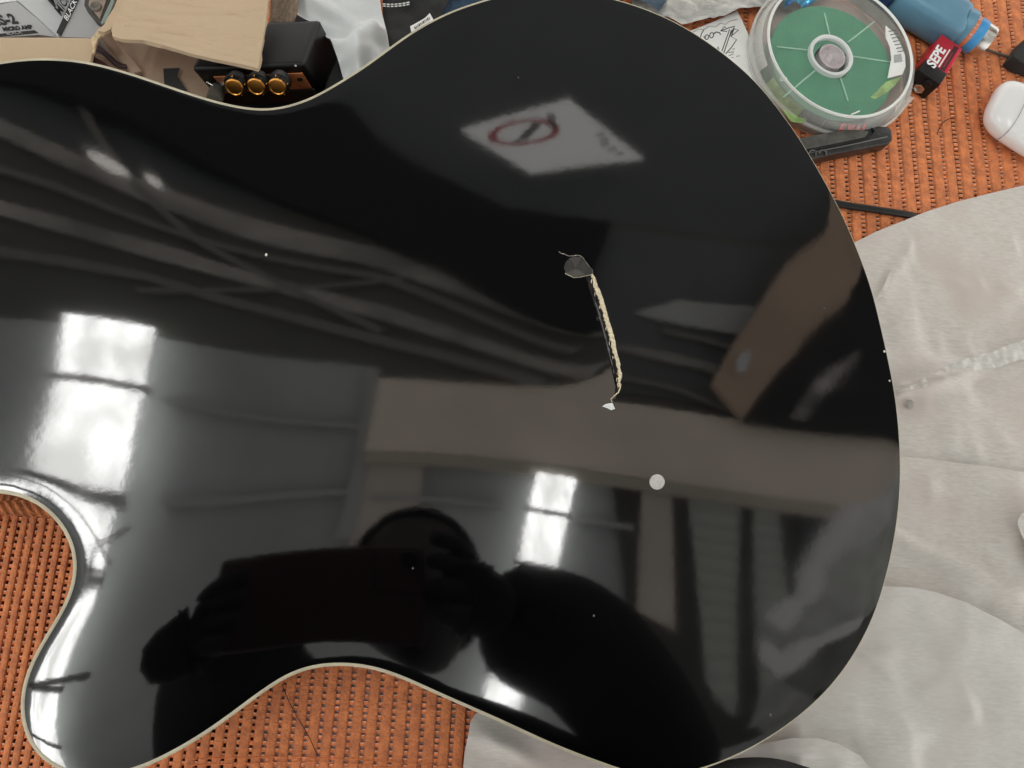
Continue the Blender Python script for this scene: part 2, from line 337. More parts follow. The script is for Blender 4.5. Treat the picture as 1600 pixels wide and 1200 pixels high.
for i, x in enumerate(xs[:-1]):
    p = xs[i+1]-x; hw = p*(.225 if x > .1 else .21)
    o = obj('weave_band', bme, M['mat_orange']); o.parent = mt; o.location = V((x+p/2, Y0, 0))-mt.location; o.scale = (p-hw+rnd.uniform(-.0003, .0003), 1, 1+rnd.uniform(-.01, .01)); o.rotation_euler = (0, 0, rnd.uniform(-.0012, .0012))
    xg = x+p
    ys = np.arange(Y0, Y1, .0033)+rnd.uniform(-.0003, .0003)
    cen = np.column_stack([np.full(len(ys), xg), ys]); ins = inside(OUT_IN, cen)
    for y, hid in zip(ys, ins):
        if hid and y > .02 and xg > -.1 and xg < .22 and y < .30: continue
        jy = rnd.uniform(-.00025, .00025); w_ = .0019+rnd.uniform(-.00025, .0002)
        blk(rv, rf, xg-hw/2-.0004, xg+hw/2+.0004, y+jy, y+jy+w_, -.0016, -.00045)
        if rnd.random() < .93: blk(tv, tf, xg-hw/2-.0001, xg+hw/2+.0001, y+jy+w_*.72, y+jy+w_*.72+.00042, -.0005, -.00012, rnd.uniform(-.0001, .0001))
o = part('cross_weave', mesh(rv, rf), M['rung'], mt); o['kind'] = 'stuff'
o = part('pale_thread', mesh(tv, tf), M['thread'], mt); o['kind'] = 'stuff'
# unperforated folded hem near the cutaway
def hemz(q): return .0012+.0007*np.sin((q[:, 0]*1.0+q[:, 1]*.8)*1500)*np.exp(-((q[:, 1]-.03)/.02)**2)+.0006*vnoise(q, 120, 3)
part('folded_hem', sheet(dens([(-.42, .0205), (-.15, .0195), (-.128, .022), (-.128, .09), (-.42, .09)], .004), .0011, hemz), M['mat_orange'], mt)

# ================= guitar =================
g = thing('guitar', 'black glossy hollow guitar lying face down with a split in its back', 'guitar', (.03, .12, .012))
nrm = np.roll(OUTL, -1, 0)-np.roll(OUTL, 1, 0); nrm = np.stack([-nrm[:, 1], nrm[:, 0]], 1); nrm /= np.linalg.norm(nrm, axis=1)[:, None]
if not inside(OUTL, (OUTL[:1]+nrm[:1]*.004))[0]: nrm = -nrm
BW = np.interp(OUTL[:, 0], [-.1, .05, .2], [.0016, .0013, .0006])[:, None]; INN = OUTL+nrm*BW
zr = lambda p: RIM+base(p)
ex = []
for i in range(len(CRACK)-1):
    a, b = CRACK[i], CRACK[i+1]; dn = np.array([-(b-a)[1], (b-a)[0]])/np.linalg.norm(b-a)
    for tt in np.linspace(0, 1, 5):
        for off in (-.004, -.0024, -.0011, -.0002, .0002, .0011, .0024, .004): ex.append(a+(b-a)*tt+dn*off)
pts, fs = cdt_fill(INN, .0032, np.array(ex)); hz = height(pts); nn = normal(pts)
me = mesh(np.column_stack([pts, hz]), fs, 'back', True)
if sum(p.normal.z for p in me.polygons) < 0: me.flip_normals()
me.normals_split_custom_set_from_vertices(nn.tolist())
part('back', me, M['lacquer'], g)
n = len(OUTL); hin = height(INN)
vs = [(*INN[i], hin[i]-.002) for i in range(n)]+[(*INN[i], hin[i]+.00005) for i in range(n)]+[(*(OUTL[i]+nrm[i]*.0004), hin[i]+.00005) for i in range(n)]+[(*OUTL[i], hin[i]-.0004) for i in range(n)]+[(*OUTL[i], zr(OUTL[i])-.006) for i in range(n)]
fs = [(k*n+i, k*n+(i+1) % n, (k+1)*n+(i+1) % n, (k+1)*n+i) for k in range(4) for i in range(n)]
bm = bmesh.new(); bm.from_mesh(mesh(vs, fs)); part('binding', bm_mesh(bm, True), M['binding'], g)
THK = .045
IO = OUTL+nrm*.0003
def ring(inset, dz): return [(*(OUTL[i]+nrm[i]*inset), zr(OUTL[i])-dz) for i in range(n)]
vs = ring(.0003, .006)+ring(.0003, THK-.004)+ring(.002, THK); fs = [(k*n+i, k*n+(i+1) % n, (k+1)*n+(i+1) % n, (k+1)*n+i) for k in range(2) for i in range(n)]
bm = bmesh.new(); bm.from_mesh(mesh(vs, fs)); part('side', bm_mesh(bm, True), M['lacquer'], g)
part('front', prism([V((*(OUTL[i]+nrm[i]*.0021), zr(OUTL[i])-THK+.003)) for i in range(0, n, 4)], .002), M['lacquer'], g)
nk = on_rim(-295, 475); nk2 = on_rim(-300, 600)
part('neck', hexa((nk2[0]-.30, nk2[1]+.01, .030), (.31, 0, 0), (0, nk[1]-nk2[1]-.02, 0), (0, 0, .022), .009, 4, True), M['lacquer'], g)
def on_back(px, py, dz=0):
    z = RIM
    for _ in range(8): z = height(P(px, py, z)[:2])[0]+dz
    return V(P(px, py, z))
# the split: a ragged band of bare wood
L_ = [(924, 429, 5.0), (928, 436, 5.5), (930, 446, 7.0), (934, 456, 8.2), (938, 466, 7.6), (941, 478, 8.4), (945, 490, 7.2), (948, 502, 8.0), (951, 512, 8.8), (954, 522, 8.2), (957, 533, 8.6), (959, 545, 7.4), (962, 556, 6.8), (965, 566, 6.6), (966, 574, 5.2), (968, 582, 5.6), (968, 590, 7.0), (967, 598, 3.2), (969, 606, 2.4), (966, 613, 2.2), (959, 619, 1.8), (954, 624, 1.5), (956, 629, 1.2)]
def ragged(line, seed, lift, k=4, jag=1.3, side=None):
    r = random.Random(seed); p = np.array(line, float); out = []
    for i in range(len(p)-1):
        for j in range(k): out.append(p[i]+(p[i+1]-p[i])*j/k)
    out.append(p[-1]); vs = []
    for i, (x, y, w_) in enumerate(out):
        a = out[max(i-1, 0)]; b = out[min(i+1, len(out)-1)]; d = np.array([b[0]-a[0], b[1]-a[1]]); d /= np.linalg.norm(d)+1e-9; nx, ny = -d[1], d[0]
        jl = r.uniform(-jag, jag*.3)*min(1, w_/5); jr = r.uniform(-.25, .35)*min(1, w_/5)
        for o_, dz in ((w_/2+jl, -.0001), (w_*.25, lift), (-w_*.2, lift*.8), (-w_/2+jr, -.0001)):
            q = on_back(x+nx*o_, y+ny*o_); vs.append((q.x, q.y, q.z+max(dz, .00012)+r.uniform(0, .00008)))
    N = len(out); fs = [(i*4+c, i*4+c+1, (i+1)*4+c+1, (i+1)*4+c) for i in range(N-1) for c in range(3)]
    return mesh(vs, fs)
part('split_wood', ragged(L_, 3, .0007, k=5, jag=1.9), M['cream'], g, 'bare pale wood showing in the split')
part('split_dark_edge', ragged([(x-w_*.52, y+1, 2.4*min(1, w_/6)) for x, y, w_ in L_[1:17]], 8, .0002, jag=1.2), mat('torn_black_lacquer', (.012, .010, .008), .7), g)  # dark torn lacquer edge along the left of the split
sp_r = random.Random(12)
for i in range(26):
    x, y, w_ = L_[sp_r.randrange(1, len(L_)-5)]; s_ = sp_r.choice((-1, -1, 1)); o_ = s_*(w_*.45+sp_r.uniform(0, 1.2)); ln_ = sp_r.uniform(3, 9)
    part('splinter', tube([on_back(x-o_*-1*s_*s_, y, .0005), on_back(x+o_+sp_r.uniform(-1, 1), y+ln_*.5, sp_r.uniform(.0004, .0010)), on_back(x+o_*1.05, y+ln_, .0002)], [.00010, sp_r.uniform(.00018, .00034), .00005], 4, smooth=False), M['cream'] if i % 3 else M['binding'], g)
def hairline(pp, r, m, nm): return part(nm, tube([on_back(x, y, .0001) for x, y in pp], [r*random.Random(int(x)).uniform(.5, 1.2) for x, y in pp], 5), m, g)
M['chip'] = mat('chipped_lacquer_edge', (.34, .31, .26), .5, noise=.6, nscale=900)
hairline([(873, 393), (877, 396), (882, 397), (888, 400), (895, 400), (902, 399), (907, 400), (911, 403), (915, 409), (918, 413)], .00028, M['chip'], 'hairline_crack')
hairline([(918, 413), (921, 417), (925, 421), (927, 427)], .00016, M['chip'], 'hairline_crack')
hairline([(883, 427), (889, 430), (897, 434), (906, 433), (915, 431), (925, 429)], .00030, M['binding'], 'hairline_crack')
fl = [(884, 427), (881, 418), (884, 409), (890, 403), (899, 401), (908, 402), (914, 407), (918, 414), (925, 420), (927, 427), (916, 430), (898, 433)]
fv = [on_back(x, y, .0003+.00005*(x-880)/10+.00010*(433-y)/10) for x, y in fl]+[on_back(900, 420, .0012), on_back(913, 418, .0010)]
me = mesh(fv, [(i_, (i_+1) % 12, 12 if i_ < 6 or i_ > 9 else 13) for i_ in range(12)]+[(6, 12, 13), (12, 10, 13)], smooth=False)
part('lifted_flake', me, mat('grey_lifted_lacquer', (.050, .048, .046), .20, noise=.25, nscale=300), g, 'grey lifted flake of lacquer at the top of the split')
cv = [on_back(x, y, d_) for x, y, d_ in [(941, 635, .0001), (946, 631.5, .0006), (951, 630.5, .0009), (957, 629.5, .0010), (959, 634, .0007), (961, 639, .0003), (955, 641, .0001), (949, 638, .0002), (951, 634.5, .0013)]]
me = mesh(cv, [(0, 1, 8), (1, 2, 8), (2, 3, 8), (3, 4, 8), (4, 5, 8), (5, 6, 8), (6, 7, 8), (7, 0, 8)])
part('chip_glint', me, mat('painted_chip_glint', (.85, .87, .88), .3), g)  # bright glint of the dent put into a white colour
# ---- sticker and dust on the back; two grey specks stand in for glints
s = [on_back(1027+11.5*math.cos(a)*1.03, 753+12*math.sin(a), .0004) for a in np.linspace(0, 2*math.pi, 28)[:-1]]
c_ = sum(s, Vector())/len(s); bm = bmesh.new(); 
tag(obj('round_sticker', prism(s[::-1], .0005, .00018, True), mat('pale_sticker', (.62, .61, .59), .8, noise=.12, nscale=500)), 'small round pale sticker on the black guitar back', 'sticker')
for i, (x, y, r_, lab) in enumerate([(416, 398, .0007, 'bright dust speck on the guitar left of the split'), (645, 888, .0004, 'faint painted glint on the guitar near the phone reflection'), (928, 962, .0005, 'faint painted glint on the guitar below the round sticker'),
                               (810, 121, .0004, 'faint dust speck on the guitar above the sign reflection'), (1288, 482, .0004, 'tiny dust speck near the right side of the guitar'), (1382, 549, .0006, 'upper of two dust specks on the right edge of the guitar'),
                               (1390, 595, .0005, 'lower of two dust specks on the right edge of the guitar'), (1204, 1117, .0006, 'dust speck at the lower right edge of the guitar')]):
    bm = bmesh.new(); bmesh.ops.create_icosphere(bm, subdivisions=1, radius=r_)
    bmesh.ops.scale(bm, vec=(1, 1.3, .6), verts=bm.verts)
    for v in bm.verts: v.co += Vector((rnd.uniform(-.2, .2), rnd.uniform(-.2, .2), 0))*r_
    o = obj('dust_glint_speck', bm_mesh(bm), mat('dust', (.75, .72, .6), .6) if i in (0, 5, 6) else mat('dim_dust_glint', (.13, .13, .13), .6)); o.location = on_back(x, y, r_*.3); tag(o, lab, 'dust', 'dust specks on the guitar')

# ================= packing foam =================
def low(f, m=.0016): return lambda q: np.maximum(f(q), m)
def wp(pp, z=0): return [tuple(P(x, y, z)[:2]) for x, y in pp]
def smooth_poly(pp, z, step): 
    q = closed = [V((*a, 0)) for a in wp(pp, z)]; return dens([(v.x, v.y) for v in q], step)
def creases(q, seed, amp, s):
    a = vnoise(q, s, seed); b = vnoise(q, s*2.3, seed+7, 1, .6); return 2.0*(amp*(np.abs(a)*-1.6)+amp*.5*(np.abs(b)*-1.5))
def ridges(q, lst):
    z = np.zeros(len(q))
    for pl, h_, w_, asym in lst:
        d, al = seg_dist(q, wp(pl)); env = np.sin(np.clip(al*.9+.1, 0, 1)*math.pi)**.5 if asym else 1-.5*al
        z += h_*np.exp(-(d/w_)**1.4)*env
    return z
def foam_a(q):
    return .0025+ridges(q, [([(1400, 612), (1480, 592), (1540, 570), (1610, 545)], .0085, .0045, 0), ([(1340, 560), (1480, 575), (1560, 535), (1610, 510)], .005, .010, 0), ([(1375, 460), (1395, 420), (1425, 370)], .0045, .006, 1),
        ([(1400, 400), (1430, 520)], .0015, .006, 1), ([(1480, 330), (1540, 480)], .0013, .006, 1), ([(1520, 360), (1580, 480)], .0013, .006, 1), ([(1560, 340), (1620, 470)], .0013, .006, 1), ([(1450, 440), (1500, 560)], .0013, .006, 1),
        ([(1440, 640), (1520, 740)], .0016, .008, 1), ([(1500, 620), (1600, 720)], .002, .009, 1)])+.0035*vnoise(q, 22, 1)+.0014*vnoise(q, 60, 2, 1, .5)+creases(q, 201, .0026, 26)
A_PX = [(1250, 440), (1300, 395), (1338, 377), (1372, 360), (1410, 345), (1450, 329), (1500, 313), (1560, 298), (1620, 284), (1760, 262), (1780, 700), (1650, 860), (1350, 860), (1200, 700)]
fa = tag(obj('foam_sheet', sheet(smooth_poly(A_PX, .003, .004), .0035, low(foam_a)), M['foam']), 'white packing foam sheet right of the guitar below the earbud case', 'foam', 'packing foam sheets')
M['fold'] = foam_material('bright_foam_fold', (.76, .74, .70), (.62, .60, .56), (.62, .57, .53))  # paler tone: folded layers plus the ridge highlight put into the colour
part('raised_fold', sheet(smooth_poly([(1404, 612), (1430, 600), (1452, 587), (1476, 573), (1505, 562), (1530, 553), (1548, 551), (1570, 541), (1630, 522), (1630, 556), (1585, 564), (1560, 574), (1530, 578), (1500, 588), (1470, 594), (1440, 606)], .010, .002), .002, lambda q: .0092+.003*vnoise(q, 120, 301)+.0025*vnoise(q, 420, 302)), M['fold'], fa)
part('raised_fold', sheet(smooth_poly([(1372, 466), (1384, 440), (1392, 425), (1398, 414), (1402, 418), (1394, 436), (1382, 462)], .010, .002), .002, lambda q: .0095+.002*vnoise(q, 200, 305)), M['foam'], fa)
def foam_b(q):
    return .006+ridges(q, [([(1385, 835), (1470, 880), (1560, 930), (1640, 980)], .006, .007, 0), ([(1590, 790), (1570, 850), (1600, 930)], .010, .013, 1), ([(1600, 820), (1620, 880)], .010, .012, 1)])+.0045*vnoise(q, 20, 5)+.0012*vnoise(q, 55, 6, 1, .4)+creases(q, 211, .003, 22)
B_PX = [(1330, 705), (1400, 711), (1450, 716), (1520, 726), (1600, 737), (1760, 760), (1780, 1100), (1500, 1120), (1300, 1100), (1180, 900)]
fb = tag(obj('foam_sheet', sheet(smooth_poly(B_PX, .006, .004), .0035, low(foam_b, .004)), M['foam']), 'pinkish white foam sheet in the middle of the pile at the right edge', 'foam', 'packing foam sheets')
part('raised_fold', sheet(smooth_poly([(1585, 815), (1592, 800), (1606, 786), (1640, 780), (1650, 930), (1612, 900), (1598, 870), (1590, 840)], .016, .002), .002, lambda q: .020+.008*vnoise(q, 110, 311)+.004*vnoise(q, 260, 312)), M['fold'], fb)
def foam_c(q):
    return .011+ridges(q, [([(1320, 1052), (1380, 1085), (1450, 1120), (1530, 1140), (1640, 1160)], -.005, .0065, 0), ([(1340, 1030), (1400, 1068)], .004, .006, 1), ([(1335, 1020), (1420, 1018)], .003, .004, 1),
        ([(1400, 1090), (1440, 1080), (1520, 1110)], .004, .010, 1), ([(1380, 930), (1480, 950), (1600, 1010)], .0035, .012, 0), ([(1500, 1010), (1620, 1080)], .004, .014, 1)])+.004*vnoise(q, 21, 9)+.0011*vnoise(q, 60, 10, .6, 1.2)+creases(q, 221, .0032, 24)
C_PX = [(1300, 916), (1389, 916), (1425, 918), (1467, 926), (1510, 941), (1560, 967), (1610, 994), (1760, 1070), (1760, 1330), (1150, 1330), (1130, 1180), (1200, 1000)]
tag(obj('foam_sheet', sheet(smooth_poly(C_PX, .011, .004), .003, low(foam_c, .007)), M['foam2']), 'large wrinkled white foam sheet at the lower right corner', 'foam', 'packing foam sheets')
def foam_d(q):
    return .018+ridges(q, [([(1180, 1165), (1240, 1158), (1290, 1166)], .004, .005, 0), ([(1270, 1180), (1300, 1210)], .004, .006, 1)])+.003*vnoise(q, 40, 12)
D_PX = [(1090, 1190), (1150, 1176), (1195, 1161), (1235, 1152), (1275, 1152), (1310, 1162), (1345, 1182), (1370, 1215), (1380, 1260), (1250, 1300), (1100, 1260)]
tag(obj('foam_sheet', sheet(smooth_poly(D_PX, .018, .003), .0028, foam_d), M['foam2']), 'small curled foam flap at the bottom edge right of the guitar', 'foam', 'packing foam sheets')
def foam_e(q): return .004+ridges(q, [([(735, 1150), (800, 1165), (850, 1200)], .003, .004, 1), ([(740, 1130), (830, 1190)], .002, .004, 1)])+.002*vnoise(q, 45, 15)+.0008*vnoise(q, 120, 16, .3, 1)
E_PX = [(741, 1118), (735, 1128), (731, 1150), (726, 1175), (722, 1215), (720, 1300), (1000, 1330), (1130, 1240), (1100, 1120), (900, 1060), (790, 1080)]
tag(obj('foam_sheet', sheet(smooth_poly(E_PX, .004, .003), .0026, foam_e), M['foam']), 'foam sheet strip below the guitar beside the bare orange mat', 'foam', 'packing foam sheets')
d_ = lathe(P(1422, 631, .0044), [(0, .0003), (.0024, .0002), (.0028, 0)], 24); tag(obj('felt_dot', d_, mat('grey_dot', (.42, .39, .36), .8, noise=.15, nscale=400)), 'small round grey dot lying on the foam sheet', 'dot')
tag(obj('dark_strap', tube(smooth_line([P(1110, 1206, .026), P(1165, 1197, .028), P(1215, 1199, .028), P(1262, 1212, .024)]), .004, 10), M['denim']), 'black strap edge at the very bottom of the photo', 'strap')

# ================= cable, tool, hairs =================
tag(obj('cable', tube(smooth_line([P(1225, 300, .004), P(1312, 319, .0035), P(1370, 328, .0035), P(1420, 336, .0006), P(1432, 340, -.004)]), .0024, 12), M['black']), 'black cable coming out from under the guitar onto the mat', 'cable')
kn = thing('folding_tool', 'worn black folding tool beside the spool case, partly under the guitar', 'tool', P(1320, 225, 0))
kz = .0125; part('body', pprism([(1215, 224), (1262, 214), (1300, 205), (1345, 200), (1376, 197), (1388, 197), (1394, 203), (1395, 219), (1390, 224), (1340, 233), (1300, 241), (1262, 250), (1215, 258)], kz, .0105, .0014, True), M['knife'], kn)
part('upper_scale', pprism([(1225, 222), (1262, 213), (1300, 206), (1336, 200), (1358, 205), (1352, 214), (1320, 221), (1270, 231), (1225, 240)], kz+.0012, .002, .0006, True), mat('grey_worn_scale', (.10, .10, .085), .4, c2=(.045, .045, .04), nscale=120), kn)
part('ridge', tube(smooth_line([P(1262, 236, kz+.0004), P(1320, 224, kz+.0006), P(1352, 217, kz+.0006), P(1366, 207, kz+.0006), P(1362, 200, kz+.0003)]), .0006, 6), M['black'], kn)
part('ridge', tube([P(1262, 240, kz+.0002), P(1330, 226, kz+.0002), P(1386, 214, kz+.0002)], .0005, 6), mat('grey_edge', (.12, .12, .115), .4), kn)
for x in (1268, 1284): part('clip_loop', tube(smooth_line([P(x-5, 240, kz+.0006), P(x, 235, kz+.0008), P(x+6, 237, kz+.0008), P(x+6, 243, kz+.0006)]), .0006, 6), mat('loop_grey', (.09, .09, .085), .4), kn)
hm = mat('dark_hair_strand', (.02, .012, .01), .5)
tag(obj('hair_strand', tube(smooth_line([P(1464, 210, .0012), P(1470, 196, .0015), P(1478, 188, .002), P(1492, 182, .0012)]), .0003, 5), hm), 'short kinked dark hair on the mat left of the earbud case', 'hair')
tag(obj('hair_strand', tube(smooth_line([P(441, 1069, .0012), P(450, 1093, .0016), P(463, 1118, .0012), P(482, 1150, .0015), (P(496, 1180, .0012))]), .00022, 5), hm), 'long straight dark hair on the mat below the guitar waist', 'hair')
for k, (a, b, c) in enumerate([((300, 1186), (480, 1183), (700, 1197)), ((290, 1196), (500, 1191), (690, 1207))]):
    tag(obj('loose_thread', tube(smooth_line([P(*a, .0014), P(*b, .0018), P(*c, .0014)]), .0002, 5), M['rung']), ['upper', 'lower'][k]+' pale loose thread across the mat at the bottom edge', 'thread', 'loose threads on the mat')
tag(obj('thin_cord', tube(smooth_line([P(1540, 77, .004), P(1560, 84, .002), P(1582, 90, .003), P(1600, 91, .004)]), .0011, 8), mat('grey_brown_cord', (.12, .085, .06), .6)), 'thin grey brown cord between inhaler and black block', 'cord')
tag(obj('black_block', pprism([(1583, 88), (1602, 60), (1640, 70), (1625, 108), (1596, 98)], .012, .011, .001), M['denim']), 'small black block at the upper right edge', 'block')
# ================= spool of green line in a clear round case =================
ZS = .77
sc_ = (P(1304, 79, .021)+P(1308, 90, .006))/2
sp = thing('line_spool_case', 'round clear plastic case holding a spool of green fishing line', 'spool', (sc_[0], sc_[1], 0))
cx, cy = sc_[0], sc_[1]
def zl(c, prof, *r, **k): return lathe((c[0], c[1], c[2]*ZS), [(q, h*ZS) for q, h in prof], *r, **k)
part('base_dish', lathe((cx, cy, 0), [(0, .0006), (.0585, .0006), (.0600, .0030), (.0602, .0085), (.0592, .0090), (.0588, .0035), (.0570, .0018), (0, .0018)], 96), M['clear_rim'], sp)
part('lid_slope', lathe((cx, cy, 0), [(.0590, .0100), (.0580, .0150), (.0555, .0185), (.0528, .0198)], 96, cap=False), M['clear'], sp)
part('lid_lip', lathe((cx, cy, 0), [(.0588, .0085), (.0606, .0085), (.0606, .0102), (.0590, .0108)], 96, closed=True), M['clear_rim'], sp)
part('lid_bead', lathe((cx, cy, 0), [(.0514, .0198), (.0520, .0208), (.0528, .0208), (.0534, .0196)], 96, closed=True), mat('bright_bead', (.82, .85, .82), .25), sp)
part('lid', lathe((cx, cy, 0), [(0, .0196), (.0515, .0196)], 64), M['lid'], sp)
def arc_strip(a0, a1, pr, m, nm, n=40):
    vs = []; fs = []
    for i in range(n+1):
        a = math.radians(a0+(a1-a0)*i/n)
        for r_, z_ in pr: vs.append((cx+r_*math.cos(a), cy+r_*math.sin(a), z_))
    k = len(pr)
    for i in range(n):
        for q in range(k-1): fs.append((i*k+q, i*k+q+1, (i+1)*k+q+1, (i+1)*k+q))
    part(nm, mesh(vs, fs, smooth=True), m, sp)
arc_strip(-118, -42, [(.0575, .0040), (.0572, .0105), (.0545, .0150)], mat('dark_grey_label', (.13, .14, .13), .4, noise=.3, nscale=200), 'side_label')
arc_strip(-150, -119, [(.0575, .0040), (.0572, .0105), (.0545, .0150)], M['lime'], 'lime_label')
arc_strip(-41, 200, [(.0575, .0040), (.0572, .0105), (.0545, .0150)], mat('milky_wall', (.55, .56, .53), .4, noise=.12, nscale=120), 'milky_wall', 80)
for i in range(26):
    a = math.radians(-115+i*12.3); part('molded_notch', tube([(cx+.0596*math.cos(a), cy+.0596*math.sin(a), .0106), (cx+.0572*math.cos(a), cy+.0572*math.sin(a), .0165)], .00022, 4), M['clear_rim'], sp)
part('hinge_tab', pprism([(1352, 188), (1395, 170), (1420, 150), (1430, 152), (1408, 177), (1354, 199)], .0112, .003, .0004), M['clear_rim'], sp)
part('rim_glint', tube([P(x, y, .0215) for x, y in [(1330, 179), (1336, 176.5), (1343, 173.5)]], .0005, 6), M['white'], sp)
gx, gy = P(1300, 97, 0.0169)[:2]; gr = .0440
part('spool_flange', zl((gx, gy, 0), [(.0130, .0205), (gr, .0205), (gr+.0006, .0212), (gr, .0219), (.0130, .0219)], 96, closed=True), M['green'], sp)
vs = []; fs = []
for k in range(9):
    r0 = .0145+.0033*k; part('line_coil', zl((gx, gy, 0), [(r0, .0218), (r0+.0007, 0.0171), (r0+.0014, .0218)], 80, closed=True), M['green'], sp)
part('wound_line', zl((gx, gy, 0), [(.013, .006), (.040, .006), (.0405, .013), (.040, .0204), (.013, .0204)], 64, closed=True), M['green'], sp)
part('spool_flange', zl((gx, gy, 0), [(.0130, .003), (gr, .003), (gr, .0045), (.0130, .0045)], 96, closed=True), M['green'], sp)
for (a, b), (c, d) in [((1288, 20), (1298, 62)), ((1366, 34), (1325, 66)), ((1392, 97), (1332, 88)), ((1325, 158), (1312, 118)), ((1224, 152), (1276, 108)), ((1214, 73), (1268, 79))]:
    part('flange_rib', tube([P(a, b, 0.0172), P(c, d, 0.0172)], .00062, 6, flat=.5), M['spoke'], sp)
hx, hy = P(1299, 86, 0.0193)[:2]
part('hub', zl((hx, hy, 0), [(.0132, .018), (.0132, .0250), (.0140, .0262), (.0156, .0258), (.0160, .0235), (.0160, .018)], 64, closed=True), mat('white_hub', (.66, .68, .67), .3), sp)
part('hub_core', zl((hx+.002, hy+.001, 0), [(0, .0215), (.0030, 0.0171), (.0045, .0190), (.0075, .0180), (.0082, .0225), (.0095, .0225), (.0095, .012)], 48), mat('greyish_pink_core', (.62, .59, .60), .3, c2=(.46, .36, .38), nscale=120), sp)
# paper label glimpsed to the right of the green disc, lime label below
part('paper_label', prism([W(x, y, 0.0187) for x, y in [(1384, 40), (1396, 50), (1406, 66), (1414, 86), (1415, 104), (1410, 116), (1387, 122), (1390, 106), (1393, 92), (1391, 74), (1384, 58)]][::-1], .0004), M['white'], sp)
dk = mat('grey_text', (.16, .16, .15), .6)
for i in range(7):
    a = P(1388+i*2.3+1, 49+i*5.3, 0.0189); b = P(1399+i*1.9+1, 46+i*5.4+1, 0.0189); part('print_line', tube([a, b], .00035, 4), dk, sp)
part('printed_square', pprism([(1397, 86), (1408, 84), (1410, 96), (1397, 98)], 0.0190, .0002), mat('grey_print', (.36, .38, .38), .6), sp)
part('lime_sticker', pprism([(1384, 128), (1404, 121), (1409, 119), (1398, 134), (1383, 147), (1366, 155), (1360, 152)], 0.0171, .0004), M['lime'], sp)
part('lime_sticker', pprism([(1222, 170), (1236, 178), (1252, 184), (1262, 187), (1252, 192), (1236, 190)], 0.0112, .0004), M['lime'], sp)
def arc_text(s, c, r, a0, z, size, m, root, name):
    a = a0
    for ch in s:
        X = Vector((-math.sin(a), math.cos(a), 0)); Y = Vector((0, 0, 1)); O = V((c[0]+r*math.cos(a), c[1]+r*math.sin(a), z))
        me = text_me(ch, size, O, X, Y, ext=.0001, bold=.0003, lift=.0001); part(name, me, m, root); a += size*.72/r
a_ = math.radians(-91)
for ch in 'EVAL':
    O = V((cx+.0592*math.cos(a_), cy+.0592*math.sin(a_), .0112)); part('red_letter', text_me(ch, .0085, O, (-math.sin(a_), math.cos(a_), 0), (-math.cos(a_)*.55, -math.sin(a_)*.55, .8), lift=.0004, bold=.0004, sx=.8), M['red'], sp); a_ += .0058/.0585
arc_text('S', (gx, gy), .0375, math.radians(190), .0222, .0001, M['spoke'], sp, 'letter') if False else None
part('letter', text_me('S', .0075, W(1219, 121, 0.0172), P(1219, 131, 0.0172)-P(1219, 121, 0.0172), P(1228, 120, 0.0172)-P(1217, 121, 0.0172), lift=.0002), mat('white_mark', (.75, .8, .76), .5), sp)

# ================= battery =================
bt = thing('battery', 'red and black rectangular battery with white letters SEPE beside the spool case', 'battery', P(1462, 100, 0))
bz = .0170
e1 = P(1435, 110, bz); e2 = P(1471, 54, bz); X = _n(e2-e1); Yv = np.cross([0, 0, 1], X)   # along, left across
Lb, Wb = float(np.linalg.norm(e2-e1)), .0178
O = P(1471, 54, bz); O[2] = .0008
O = O-X*Lb   # black end, left long edge
part('red_body', hexa(O+X*.0115, X*(Lb-.0115), -Yv*Wb, (0, 0, bz), .0009, 3, True), mat('red_shell', (.62, .010, .045), .3), bt)
part('black_end', hexa(O, X*.0118, -Yv*(Wb+.0002), (0, 0, bz+.0002), .0009, 3, True), M['black'], bt)
tz = bz+.0011
part('dark_red_label', hexa(O+X*.0120+[0, 0, bz], X*(Lb-.0128), -Yv*Wb*.66, (0, 0, .00022)), M['dred'], bt)
part('black_stripe', hexa(O+X*.0120-Yv*Wb*.66+[0, 0, bz], X*(Lb-.0140), -Yv*Wb*.20, (0, 0, .00024)), mat('maroon_black', (.05, .006, .01), .4), bt)
part('lettering', text_me('SEPE', .0098, O+X*.0075-Yv*Wb*.46+[0, 0, tz-.0006], X, Yv, bold=.0003, sx=1.04), mat('white_ink', (.85, .85, .85), .5), bt)
part('white_line', hexa(O+X*.0118-Yv*Wb*.56+[0, 0, bz+.0003], X*.019, -Yv*.0009, (0, 0, .0001)), M['white'], bt)
part('small_lettering', text_me('ALKALINE', .0030, O+X*.0135-Yv*Wb*.83+[0, 0, tz-.0006], X, Yv, sx=.9) if False else hexa(O+X*.0138-Yv*Wb*.72+[0, 0, bz+.0003], X*.016, -Yv*.0008, (0, 0, .0001)), mat('dim_red_print', (.30, .02, .03), .5), bt)
pc = O-Yv*Wb*.52+[0, 0, .0062]
part('terminal', lathe(pc, [(.0038, 0), (.0040, .0020), (.0030, .0022), (.0028, .0012), (0, .0012)], 6, axis=-X, smooth=False), M['steel'], bt)
part('terminal', lathe(O-Yv*Wb*.62+[0, 0, .0128], [(.0032, 0), (.0032, .0014), (.0026, .0018), (0, .0018)], 20, axis=-X), M['black'], bt)

